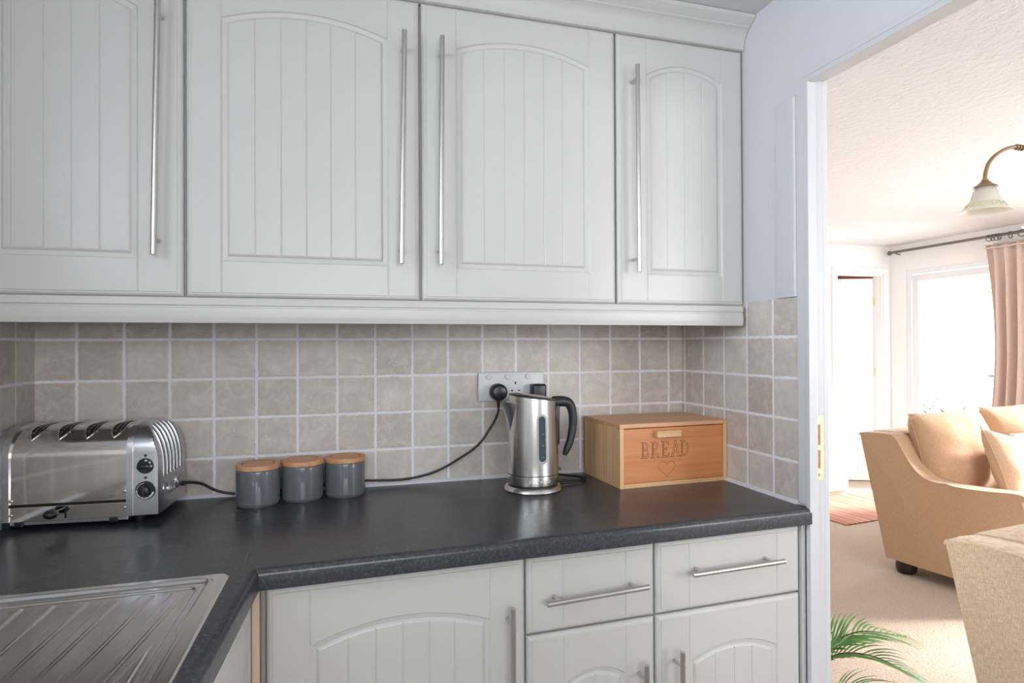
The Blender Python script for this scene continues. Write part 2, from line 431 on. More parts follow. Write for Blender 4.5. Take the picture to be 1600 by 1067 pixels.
# left wall with the window over the sink
mb = MB()
WY0, WY1, WZ0, WZ1 = -1.95, -0.90, 1.42, 2.07
mb.box(XL - 0.12, XL - 0.008, WY1, YB + 0.008, 0, ZC); mb.box(XL - 0.12, XL - 0.008, YF, WY0, 0, ZC)
mb.box(XL - 0.12, XL - 0.008, WY0, WY1, 0, WZ0); mb.box(XL - 0.12, XL - 0.008, WY0, WY1, WZ1, ZC)
WL = structure(mb.build('wall_left', M['wall_k'], weld=False))
structure(MB().box(XL - 0.008, XL, WY1 + 0.03, YB, ZW - 0.04, 1.43).build('tiles', M['tile_left'], WL))
wf = MB()
for a in ((WY0, WY0 + 0.05), (WY1 - 0.05, WY1), ((WY0 + WY1) / 2 - 0.03, (WY0 + WY1) / 2 + 0.03)): wf.box(XL - 0.09, XL - 0.03, a[0], a[1], WZ0, WZ1, 0.004)
wf.box(XL - 0.09, XL - 0.03, WY0 + .05, WY1 - .05, WZ0, WZ0 + 0.05, 0.004); wf.box(XL - 0.09, XL - 0.03, WY0 + .05, WY1 - .05, WZ1 - 0.05, WZ1, 0.004)
win1 = structure(wf.build('window_1', M['upvc'], weld=False))
MB().box(XL - 0.065, XL - 0.060, WY0 + .04, WY1 - .04, WZ0 + .04, WZ1 - .04).build('pane', M['glass'], win1)
MB().box(XL - 0.05, XL + 0.02, WY0 - .03, WY1 + .03, WZ0 - 0.02, WZ0, 0.004).build('window_sill', M['upvc'], win1)
# front wall (behind the camera) with an unseen window, shaped for the light it gives
mb = MB(); DX0, DX1, DZ0, DZ = 0.0, 1.42, 1.08, 2.05
mb.box(XL - 0.12, DX0, YF - 0.1, YF, 0, ZC); mb.box(DX1, XW2, YF - 0.1, YF, 0, ZC); mb.box(DX0, DX1, YF - 0.1, YF, DZ, ZC); mb.box(DX0, DX1, YF - 0.1, YF, 0, DZ0)
structure(mb.build('wall_front', M['wall_k'], weld=False))
mb = MB()
for x in (DX0, (DX0 + DX1) / 2 - .025, DX1 - .05): mb.box(x, x + .05, YF - 0.08, YF - 0.02, DZ0, DZ, 0.003)
mb.box(DX0, DX1, YF - 0.078, YF - 0.022, DZ0, DZ0 + .045, 0.003); mb.box(DX0, DX1, YF - 0.078, YF - 0.022, DZ - .045, DZ, 0.003)
wn3 = structure(mb.build('window_3', M['upvc'], weld=False))
MB().box(DX0 + .04, DX1 - .04, YF - 0.053, YF - 0.047, DZ0 + .03, DZ - .03).build('pane', M['glass'], wn3)
# right wall: thin partition with the doorway
mb = MB()
mb.box(XR, XW2, YJ, YB + 0.11, 0, ZC2 + 0.02); mb.box(XR, XW2, YF - 0.1, YJ2, 0, ZC2 + 0.02); mb.box(XR, XW2, YJ2, YJ, ZH + 0.012, ZC2 + 0.02)
WR = structure(mb.build('wall_right', M['wall_k'], weld=False))
structure(MB().box(XR - 0.003, XR + 0.0005, -0.5205, YB, ZW - 0.04, 1.4195).build('tiles', M['tile_right'], WR))
# plaster that stands proud above the tiles, beside the doorway
mb = MB()
mb.prism([(XR + 0.001, -0.442), (XR - 0.004, -0.448), (XR - 0.010, -0.500), (XR - 0.010, -0.5165), (XR - 0.006, -0.5205), (XR + 0.001, -0.5205)], 'z', 1.4205, 1.915)
structure(mb.build('trim_1', M['wall_k'], smooth=30))
# wooden fillet between tiles and lining
structure(MB().box(XR - 0.006, XR + 0.002, YJ, -0.5215, ZW + 0.004, 1.93, 0.0015).build('trim_2', M['gloss_white']))
structure(MB().box(XR - 0.006, XR + 0.002, YJ2 - 0.01, YJ, 1.948, 1.962, 0.0015).build('trim_3', M['gloss_white']))
# door lining: edge strip, stop face, rebate
mb = MB()
E0 = XR - 0.007
mb.box(E0, 1.724, YJ - 0.014, YJ, 0, ZH, 0.0015); mb.box(1.7235, XW2 + 0.006, YJ - 0.003, YJ + 0.001, 0, ZH + 0.011, 0.001)
mb.box(E0, 1.724, YJ2, YJ2 + 0.014, 0, ZH, 0.0015); mb.box(1.7235, XW2 + 0.006, YJ2 - 0.001, YJ2 + 0.003, 0, ZH + 0.011, 0.001)
mb.box(E0, 1.724, YJ2, YJ, ZH - 0.001, ZH + 0.0125, 0.0015); mb.box(1.7235, XW2 + 0.006, YJ2, YJ, ZH + 0.009, ZH + 0.013, 0.001)
structure(mb.build('trim_4', M['gloss_white'], weld=False))
# strike plate
sp = thing('strike_plate', 'brass strike plate let into the white door lining', 'strike plate', (1.7375, YJ - 0.003, 1.052))
mb = MB(); sw = 0.0105; YS = 0.0
mb.box(-sw, sw, -0.0016, YS, 0.056, 0.078, 0.0004); mb.box(-sw, sw, -0.0016, YS, -0.078, -0.050, 0.0004); mb.box(-sw, sw, -0.0016, YS, -0.006, 0.006, 0.0003)
mb.box(sw - 0.0085, sw + 0.002, -0.0016, YS, 0.0062, 0.0558); mb.box(sw - 0.0085, sw + 0.002, -0.0016, YS, -0.0498, -0.0062)
mb.build('plate', M['brass'], sp, weld=False)
MB().box(-sw + .001, sw - .0085, -0.0006, -0.0001, 0.006, 0.056).build('latch_recess', M['raw_wood'], sp)
MB().box(-sw + .001, sw - .0085, -0.0006, -0.0001, -0.050, -0.006).build('bolt_recess', M['raw_wood'], sp)
for z in (0.067, -0.066):
    mb = MB(); mb.tube([(-0.003, -0.0014, z), (-0.003, -0.0024, z)], 0.0042, 14)
    mb.build('screw', M['screw'], sp, 30)

structure(MB().box(XL - 0.12, XW2, YF - 0.1, YB + 0.11, ZC, ZC + 0.05).build('ceiling', M['ceil_k']))
structure(MB().box(XL - 0.12, 1.73, YF - 0.1, YB + 0.11, -0.05, 0).build('floor', M['kfloor']))
# sealant bead
mb = MB()
mb.prism([(YB - 0.001, ZW), (YB - 0.008, ZW), (YB - 0.0065, ZW + 0.004), (YB - 0.001, ZW + 0.009)], 'x', XL, XR - 0.003)
mb.prism([(XR - 0.002, ZW), (XR - 0.011, ZW), (XR - 0.0085, ZW + 0.004), (XR - 0.002, ZW + 0.009)], 'y', -0.520, YB)
mb.prism([(XL, ZW), (XL + 0.007, ZW), (XL + 0.0055, ZW + 0.004), (XL, ZW + 0.008)], 'y', -0.55, YB)
structure(mb.build('trim_5', M['caulk'], weld=False, smooth=40))

# ------------------------------------------------------------------ doors, drawers, handles
def door_panel(wd, ht, pl, pr, pb, zs, rise, grooves, panel=True, th=0.019):
    """front faces -y at y=0.  pl..pr = panel outline in x, pb..zs = in z, rise = height of the arch."""
    mb = MB(); bm = mb.bm
    def v(x, z, d): return (x, d, z)
    e = 0.011; gw = 0.0019; gd = 0.0016
    def quad(a, b, c, d): mb.face([a, b, c, d])
    def col(xa, da, xb, db, za0, za1, zb0, zb1): quad(v(xa, za0, da), v(xb, zb0, db), v(xb, zb1, db), v(xa, za1, da))
    # stiles
    for xs in ([(e, 0), (pl - gw, 0), (pl, gd)], [(pr, gd), (pr + gw, 0), (wd - e, 0)]):
        for (xa, da), (xb, db) in zip(xs, xs[1:]): col(xa, da, xb, db, e, ht - e, e, ht - e)
    if not panel:
        xs = [(pl, gd), (pl + gw, 0), (pr - gw, 0), (pr, gd)]
        for (xa, da), (xb, db) in zip(xs, xs[1:]): col(xa, da, xb, db, e, ht - e, e, ht - e)
    else:
        hw = (pr - pl) / 2; xc = (pl + pr) / 2; R = (hw * hw + rise * rise) / (2 * rise); zc = zs + rise - R
        O = 0.0175
        def arch(x, o): return zc + math.sqrt(max(0, (R - o) ** 2 - (x - xc) ** 2))
        L3, R3 = pl + O, pr - O
        S = {L3: 0, R3: 0}
        N = 22
        for i in range(1, N): S[L3 + (R3 - L3) * i / N] = 0
        S[L3 + gw] = 0; S[R3 - gw] = 0
        for g in grooves:
            for k in list(S):
                if abs(k - g) < gw * 1.05 and k not in (L3, R3): del S[k]
            S[g - gw] = 0; S[g] = 0.0016; S[g + gw] = 0
        ks = sorted(S)
        rings = [(0.0, 0.0), (0.0022, 0.0038), (0.0115, 0.0052), (0.0150, 0.0020), (O, 0.0010)]
        def ringpt(ri, k):
            o, d = rings[ri]; t = (k - L3) / (R3 - L3); x = pl + o + t * (pr - pl - 2 * o)
            dd = d
            if ri == 0 and k in (L3, R3): dd = gd
            if ri == 4: dd = d + S[k]
            return x, arch(x, o), pb + o, dd
        P = [[ringpt(ri, k) for k in ks] for ri in range(5)]
        for i in range(len(ks) - 1):
            a, b = P[0][i], P[0][i + 1]
            quad(v(a[0], e, a[3]), v(b[0], e, b[3]), v(b[0], b[2], b[3]), v(a[0], a[2], a[3]))
            quad(v(a[0], a[1], a[3]), v(b[0], b[1], b[3]), v(b[0], ht - e, b[3]), v(a[0], ht - e, a[3]))
            for r in range(4):
                a, b, c, d = P[r][i], P[r][i + 1], P[r + 1][i + 1], P[r + 1][i]
                quad(v(a[0], a[1], a[3]), v(b[0], b[1], b[3]), v(c[0], c[1], c[3]), v(d[0], d[1], d[3]))
                quad(v(a[0], a[2], a[3]), v(b[0], b[2], b[3]), v(c[0], c[2], c[3]), v(d[0], d[2], d[3]))
            a, b = P[4][i], P[4][i + 1]
            quad(v(a[0], a[2], a[3]), v(b[0], b[2], b[3]), v(b[0], b[1], b[3]), v(a[0], a[1], a[3]))
        for r in range(4):
            for j in (0, -1):
                a, d = P[r][j], P[r + 1][j]
                quad(v(a[0], a[2], a[3]), v(d[0], d[2], d[3]), v(d[0], d[1], d[3]), v(a[0], a[1], a[3]))
    # moulded edge
    rr = [(e, 0.0), (e - 0.0007, 0.0017), (e - 0.004, 0.0020), (0.004, 0.0036), (0.0010, 0.0066), (0.0, 0.0095), (0.0, th)]
    for (i0, d0), (i1, d1) in zip(rr, rr[1:]):
        A = [(i0, i0), (wd - i0, i0), (wd - i0, ht - i0), (i0, ht - i0)]; B = [(i1, i1), (wd - i1, i1), (wd - i1, ht - i1), (i1, ht - i1)]
        for k in range(4):
            k2 = (k + 1) % 4
            quad(v(*A[k], d0), v(*A[k2], d0), v(*B[k2], d1), v(*B[k], d1))
    quad(v(0, 0, th), v(wd, 0, th), v(wd, ht, th), v(0, ht, th))
    return mb

def bar_handle(parent, p0, p1, off, stand=0.034, r=0.0058, mat='nickel'):
    """bar from p0 to p1 in the parent's local x,z on a face at y=0, standing off towards -y"""
    a = Vector((p0[0], -stand, p0[1])); b = Vector((p1[0], -stand, p1[1])); t = (b - a).normalized()
    mb = MB(); c = 0.0008
    mb.tube([a, a + t * c, b - t * c, b], [r - c, r, r, r - c], 20)
    for q in (a + t * off, b - t * off): mb.tube([(q.x, -stand + 0.001, q.z), (q.x, 0.0, q.z)], 0.0042, 14)
    return mb.build('handle', M[mat], parent, 35)

# ------------------------------------------------------------------ wall cabinets
YC = -0.32
ZD0, ZD1 = 1.4095, 2.1165
H = ZD1 - ZD0
wall_specs = [
    # body x0,x1, door x0,x1, pl,pr, grooves(world), handle x, handle z0,z1, label
    (XL + 0.001, 0.3035, -0.085, 0.3015, -0.035, 0.216, [-0.007, 0.048, 0.0965, 0.147], (0.253, 1.493, 0.262, 2.030), 'cream wall cabinet at the left edge, above the toaster'),
    (0.3045, 0.8060, 0.3065, 0.8040, 0.376, 0.731, [0.444, 0.498, 0.551, 0.604, 0.658], (0.757, 1.491, 0.766, 2.027), 'widest cream wall cabinet with arched door, above the three canisters'),
    (0.8070, 1.3150, 0.8095, 1.3125, 0.893, 1.238, [0.962, 1.014, 1.065, 1.116, 1.166], (0.848, 1.492, 0.853, 2.026), 'cream wall cabinet with arched door, above the kettle'),
    (1.3160, XR - 0.0045, 1.3185, XR - 0.0050, 1.403, 1.633, [1.464, 1.517, 1.571], (1.361, 1.490, 1.359, 2.023), 'narrowest cream wall cabinet, beside the doorway above the bread bin'),
]
for (bx0, bx1, dx0, dx1, pl, pr, gr, (hxb, hz0, hxt, hz1), lab) in wall_specs:
    t = thing('wall_cabinet', lab, 'cabinet', (bx0, 0, ZD0), 0, 'cream wall cabinets')
    mb = MB(); bw = bx1 - bx0; T = 0.018
    mb.box(0, T, -0.30, -0.002, 0, H); mb.box(bw - T, bw, -0.30, -0.002, 0, H); mb.box(T, bw - T, -0.30, -0.002, 0, T); mb.box(T, bw - T, -0.30, -0.002, H - T, H); mb.box(T, bw - T, -0.012, -0.002, T, H - T)
    mb.build('body', M['cab'], t, weld=False)
    d = door_panel(dx1 - dx0, H, pl - dx0, pr - dx0, 0.0785, 2.017 - ZD0, 0.033, [g - dx0 for g in gr]).build('door', M['cab'], t, weld=True)
    d.location = (dx0 - bx0, YC, 0)
    hx = (hxb + hxt) / 2
    bar_handle(d, (hxb - dx0, hz0 - ZD0), (hxt - dx0, hz1 - ZD0), 0.034)

# light pelmet below
prof = [(-0.336, 1.4035), (-0.3365, 1.3925), (-0.3335, 1.3905), (-0.3335, 1.388), (-0.336, 1.386), (-0.337, 1.368), (-0.3355, 1.362), (-0.334, 1.3545), (-0.330, 1.3535), (-0.318, 1.3535), (-0.318, 1.4080), (-0.334, 1.4080)]
pm = MB().prism(prof, 'x', XL + 0.001, 1.686).build('light_pelmet', M['cab'], smooth=35)
tag(pm, 'long cream pelmet moulding under the wall cabinets', 'pelmet')
prof = [(-0.319, 2.1185), (-0.3225, 2.1200), (-0.3235, 2.134), (-0.3265, 2.148), (-0.334, 2.160), (-0.345, 2.1675), (-0.3475, 2.168), (-0.3475, 2.172), (-0.352, 2.175), (-0.362, 2.180), (-0.3695, 2.186), (-0.3715, 2.1935), (-0.300, 2.1935), (-0.300, 2.1185)]
cn = MB().prism(prof, 'x', XL + 0.001, XR - 0.002).build('cabinet_cornice', M['cab'], smooth=35)
tag(cn, 'cream moulded cornice between the wall cabinets and the ceiling', 'cornice')

# ------------------------------------------------------------------ base units (the run is a touch out of square)
K = -0.0295  # slope of the fronts
def yfront(x): return -0.578 + 0.0295 * (x - 0.48)
RZ = math.atan(0.0295)
def base_unit(x0, x1, lab, drawer, dz, pl, pr, zs, rise, grooves, dgr, dh, hd):
    """x in world along the front"""
    t = thing('base_cabinet', lab, 'cabinet', (x0, yfront(x0), 0.0), RZ, 'cream base cabinets')
    wd = (x1 - x0); T = 0.018; ys = 0.020; yb = 0.54
    mb = MB()
    mb.box(0, T, ys, yb, 0.12, 0.868); mb.box(wd - T, wd, ys, yb, 0.12, 0.868); mb.box(T, wd - T, ys, yb, 0.12, 0.138); mb.box(T, wd - T, yb - 0.01, yb, 0.138, 0.868); mb.box(T, wd - T, ys, ys + 0.08, 0.852, 0.868)
    mb.box(0.0, wd, 0.06, 0.075, 0, 0.12)
    mb.build('body', M['cab'], t, weld=False)
    g = 0.0018; zt = 0.8655
    if drawer:
        h = zt - 0.7055
        f = door_panel(wd - 2 * g, h, dgr[0] - x0 - g, dgr[1] - x0 - g, 0, 0, 0, [], panel=False).build('drawer', M['cab'], t)
        f.location = (g, 0, 0.7055)
        bar_handle(f, (dh[0] - x0 - g, dh[1] - 0.7055), (dh[2] - x0 - g, dh[3] - 0.7055), 0.028, mat='nickel_h')
        zt = 0.7015
    z0 = 0.13; h = zt - z0
    d = door_panel(wd - 2 * g, h, pl - x0 - g, pr - x0 - g, 0.08, zs - z0, rise, [q - x0 - g for q in grooves]).build('door', M['cab'], t)
    d.location = (g, 0, z0)
    bar_handle(d, (hd[0] - x0 - g, hd[2] - z0), (hd[0] - x0 - g, hd[1] - z0), 0.034)
    return t
base_unit(0.4860, 0.9845, 'cream base cabinet with one tall arched door, nearest the sink corner', False, 0, 0.562, 0.908, 0.752, 0.033, [0.630, 0.682, 0.733, 0.784, 0.835], None, None, (0.945, 0.782, 0.25))
base_unit(0.9850, 1.2885, 'narrower cream base cabinet with drawer, in the middle of the run', True, 0, 1.068, 1.214, 0.591, 0.025, [1.140], (1.067, 1.214), (1.018, 0.779, 1.252, 0.785), (1.245, 0.62, 0.15))
base_unit(1.2895, 1.6890, 'cream base cabinet with drawer, next to the doorway', True, 0, 1.375, 1.617, 0.590, 0.030, [1.443, 1.496, 1.545], (1.375, 1.618), (1.362, 0.797, 1.610, 0.799), (1.334, 0.634, 0.15))
fl = MB().box(1.6895, XR - 0.0065, -0.545, -0.530, 0.0, 0.868, 0.001).build('filler_strip', M['cab'])
tag(fl, 'narrow cream filler strip between the last base cabinet and the wall', 'filler strip')
# corner: sink-side unit facing right
t = thing('base_cabinet', 'cream base cabinet under the sink, facing right', 'cabinet', (0.4625, -0.612, 0.0), PI / 2 + math.radians(4.2) * -1 + PI, 'cream base cabinets')
t.rotation_euler = (0, 0, PI / 2)
SKEW = -math.radians(4.6)
t.rotation_euler = (0, 0, PI / 2 + SKEW * 0.0)
wd = 0.627
t.location = (0.4175, -1.213, 0)
t.rotation_euler = (0, 0, PI / 2 + math.radians(-4.4))
mb = MB(); T = 0.018
mb.box(0, T, 0.020, 0.44, 0.12, 0.868); mb.box(wd - T, wd, 0.020, 0.44, 0.12, 0.868); mb.box(T, wd - T, 0.020, 0.44, 0.12, 0.138); mb.box(T, wd - T, 0.43, 0.44, 0.138, 0.868); mb.box(0, wd, .06, .075, 0, .12)
mb.build('body', M['cab'], t, weld=False)
d = door_panel(wd - 0.004, 0.735, 0.078, wd - 0.082, 0.08, 0.62, 0.033, [0.145, 0.2, 0.255, 0.31, 0.365, 0.42]).build('door', M['cab'], t); d.location = (0.002, 0, 0.13)
bar_handle(d, (0.04, 0.30), (0.04, 0.655), 0.034)
# post strips in the inner corner
mb = MB(); mb.box(0.4640, 0.4765, -0.5880, -0.560, 0.1, 0.868, 0.001); tag(mb.build('corner_post', M['cab_edge']), 'thin pale raw board edge at the inner corner of the base cabinets', 'corner post')
mb = MB(); mb.box(0.4772, 0.4855, -0.566, -0.552, 0.1, 0.868, 0.001); tag(mb.build('corner_filler', M['filler']), 'narrow grey recessed filler beside the tall arched base door', 'filler strip')

# ------------------------------------------------------------------ worktop (L-shaped, rounded front edge)
def worktop():
    # plan outline; the two visible fronts get a rounded nose through a profile sweep
    P0 = Vector((0.4770, -0.600)); P1 = Vector((1.7045, -0.5625)); PL = Vector((0.4050, -1.50))
    prof = [(0.0, 0.8720), (0.0, 0.8980), (0.0015, 0.9035), (0.0050, 0.9075), (0.0105, 0.9095), (0.016, ZW)]  # inset, z
    mb = MB(); b = mb.bm
    def line(ins):
        # inner corner mitre: offset both edges inward by ins
        d1 = (P1 - P0).normalized(); n1 = Vector((-d1.y, d1.x))
        d2 = (PL - P0).normalized(); n2 = Vector((d2.y, -d2.x))
        if n2.x > 0: n2 = -n2
        A = P0 + n1 * ins; B = P0 + n2 * ins
        # intersection of A + s d1 and B + t d2
        den = d1.x * d2.y - d1.y * d2.x
        r = B - A; s_ = (r.x * d2.y - r.y * d2.x) / den
        corner = A + d1 * s_
        return PL + n2 * ins, corner, P1 + n1 * ins
    rows = []
    for ins, z in prof: rows.append([(q.x, q.y, z) for q in line(ins)])
    for a, c in zip(rows, rows[1:]):
        for i in range(2): mb.face([a[i], a[i + 1], c[i + 1], c[i]])
    tl, tc, tr = rows[-1]; bl, bc, br = rows[0]
    bk = YB - 0.0005; xl = XL + 0.0005; xr = XR - 0.0035; yn = -0.5212
    # top face pieces
    hx0, hx1a, hx1b, hy1, hy0 = -0.015, 0.412, 0.388, -0.625, -1.40
    mb.face([tc, (tc[0], bk, ZW), (xl, bk, ZW), (xl, hy1, ZW), (hx0, hy1, ZW), (hx1a, hy1, ZW)])
    mb.face([tl, tc, (hx1a, hy1, ZW), (hx1b, hy0, ZW)])
    mb.face([(xl, tl[1], ZW), tl, (hx1b, hy0, ZW), (hx0, hy0, ZW)])
    mb.face([(xl, hy1, ZW), (xl, tl[1], ZW), (hx0, hy0, ZW), (hx0, hy1, ZW)])
    mb.face([tc, tr, (tr[0], yn, ZW), (xr, yn, ZW), (xr, bk, ZW), (tc[0], bk, ZW)])
    mb.face([bc, (bc[0], bk, .872), (xl, bk, .872), (xl, hy1, .872), (hx0, hy1, .872), (hx1a, hy1, .872)])
    mb.face([bl, bc, (hx1a, hy1, .872), (hx1b, hy0, .872)])
    mb.face([(xl, bl[1], .872), bl, (hx1b, hy0, .872), (hx0, hy0, .872)])
    mb.face([(xl, hy1, .872), (xl, bl[1], .872), (hx0, hy0, .872), (hx0, hy1, .872)])
    hc = [(hx0, hy0), (hx1b, hy0), (hx1a, hy1), (hx0, hy1)]
    for q in range(4):
        a_, b_ = hc[q], hc[(q + 1) % 4]; mb.face([(*a_, ZW), (*b_, ZW), (*b_, .872), (*a_, .872)])
    mb.face([bc, br, (br[0], yn, .872), (xr, yn, .872), (xr, bk, .872), (bc[0], bk, .872)])
    # right end
    mb.face([r[2] for r in rows] + [(tr[0], yn, ZW), (br[0], yn, .872)])
    mb.face([(tr[0], yn, ZW), (xr, yn, ZW), (xr, yn, .872), (br[0], yn, .872)])
    mb.face([(xr, yn, ZW), (xr, bk, ZW), (xr, bk, .872), (xr, yn, .872)])
    mb.face([(xr, bk, ZW), (xl, bk, ZW), (xl, bk, .872), (xr, bk, .872)])
    mb.face([(xl, bk, ZW), (xl, tl[1], ZW), (xl, tl[1], .872), (xl, bk, .872)])
    mb.face([r[0] for r in rows] + [(xl, tl[1], ZW), (xl, tl[1], .872)])
    o = mb.build('worktop', M['worktop'], smooth=28)
    tag(o, 'dark charcoal laminate worktop running along the back and left walls', 'worktop')
    # mason's mitre joint, a hairline
    j = MB(); pts = [(0.481, -0.590), (0.448, -0.545), (0.4515, -0.10)]
    for a, c in zip(pts, pts[1:]):
        a = Vector(a); c = Vector(c); n = Vector((-(c - a).y, (c - a).x)).normalized() * 0.0004
        j.face([(a.x - n.x, a.y - n.y, ZW + .00015), (c.x - n.x, c.y - n.y, ZW + .00015), (c.x + n.x, c.y + n.y, ZW + .00015), (a.x + n.x, a.y + n.y, ZW + .00015)])
    j.build('joint_line', M['etch_dark'], o)
worktop()

# ------------------------------------------------------------------ sink with drainer
def sink():
    t = thing('kitchen_sink', 'stainless steel sink with ridged drainer set in the worktop', 'sink', (0.17, -1.0, ZW))
    # outline corners (world) of the rim
    x0, x1a, x1b, y1, y0 = -0.03, 0.4325, 0.4020, -0.6045, -1.42
    def edge_x(y, ins): return x1a + (x1b - x1a) * (y1 - y) / (y1 - y0) - ins
    nx, ny = 400, 460
    def smooth(a, b, x):
        t = max(0, min(1, (x - a) / (b - a))); return t * t * (3 - 2 * t)
    ridges = [(0.366, 0.3365), (0.3205, 0.2925), (0.276, 0.2545), (0.231, 0.2175), (0.1855, 0.181), (0.1435, 0.147), (0.10, 0.112), (0.055, 0.075), (0.012, 0.04)]
    def hgt(x, y):
        # distance from the rim edges
        dx = min(edge_x(y, 0) - x, x - x0); dy = min(y1 - y, y - y0)
        def rc(a, b, r):
            if a < r and b < r: return r - math.hypot(r - a, r - b)
            return min(a, b)
        d = rc(dx, dy, 0.016)
        h = 0.0030 * smooth(0.0, 0.004, d)
        d1 = rc(dx - 0.019, dy - 0.019, 0.022)
        h += 0.0022 * smooth(0.0, 0.005, d1) * (1 - smooth(0.006, 0.013, d1))
        h -= 0.0022 * smooth(0.006, 0.013, d1)
        d2 = rc(dx - 0.038, dy - 0.047, 0.02)
        h -= 0.0022 * smooth(0.0, 0.006, d2)
        # ridges of the drainer
        if -1.02 < y < -0.655 and d2 > 0:
            s = (-0.667 - y) / (0.930 - 0.667)
            for a, b in ridges:
                c = a + (b - a) * s; w_ = 0.0098 - 0.0035 * max(0, min(1, s))
                q = abs(x - c)
                if q < w_ + 0.003: h += 0.0030 * (1 - smooth(w_ - 0.0018, w_ + 0.0018, q)) * smooth(-0.667, -0.672, y) * (1 - smooth(-1.0, -1.01, y) if False else 1) * (1.0 if y > -1.0 else 0)
            if y < -0.853:
                c = 0.3705 + (0.361 - 0.3705) * (-0.853 - y) / 0.09; w_ = 0.009 * min(1, (-0.853 - y) / 0.10)
                q = abs(x - c)
                h += 0.0030 * (1 - smooth(w_ - 0.0018, w_ + 0.0018, q)) * (1.0 if y > -1.0 else 0)
        # bowl
        bx = min(x - 0.06, 0.345 - x); by = min(-1.045 - y, y + 1.38)
        b_ = rc(bx, by, 0.05)
        h -= 0.15 * smooth(0.0, 0.03, b_)
        return h, d
    def rad_clip(x, y): return x, y
    mb = MB(); bm = mb.bm; grid = []
    for j in range(ny + 1):
        y = y1 + (y0 - y1) * j / ny; row = []
        for i in range(nx + 1):
            x = x0 + (edge_x(y, 0) - x0) * i / nx
            # round the outer corners
            dx1 = edge_x(y, 0) - x; dy = y1 - y; r = 0.014; X, Y = x, y
            if dx1 < r and dy < r:
                k = math.hypot(r - dx1, r - dy)
                if k > r:
                    X = edge_x(y, 0) - r + (r - dx1) * r / k; Y = y1 - r + (r - dy) * r / k
            h, d = hgt(X, Y)
            row.append(bm.verts.new((X - 0.17, Y + 1.0, h)))
        grid.append(row)
    for j in range(ny):
        for i in range(nx): bm.faces.new((grid[j][i], grid[j][i + 1], grid[j + 1][i + 1], grid[j + 1][i]))
    # skirt so the rim has thickness
    ring = grid[0][:] + [grid[j][nx] for j in range(1, ny + 1)] + grid[ny][::-1][1:] + [grid[j][0] for j in range(ny - 1, 0, -1)]
    low = [bm.verts.new((v.co.x, v.co.y, 0.0003)) for v in ring]
    m = len(ring)
    for k in range(m):
        if (ring[k].co - ring[(k + 1) % m].co).length > 1e-7: bm.faces.new((ring[k], ring[(k + 1) % m], low[(k + 1) % m], low[k]))
    mb.build('basin', M['sink'], t, 60, weld=True)
    mb = MB(); mb.lathe([(0.0, -0.145), (0.03, -0.145), (0.032, -0.143), (0.0, -0.1435)], 24, (0.03, -0.21, 0)); mb.build('waste', M['nickel'], t, 40)
    # mixer tap, standing on the rim towards the window, behind the picture's left edge
sink()

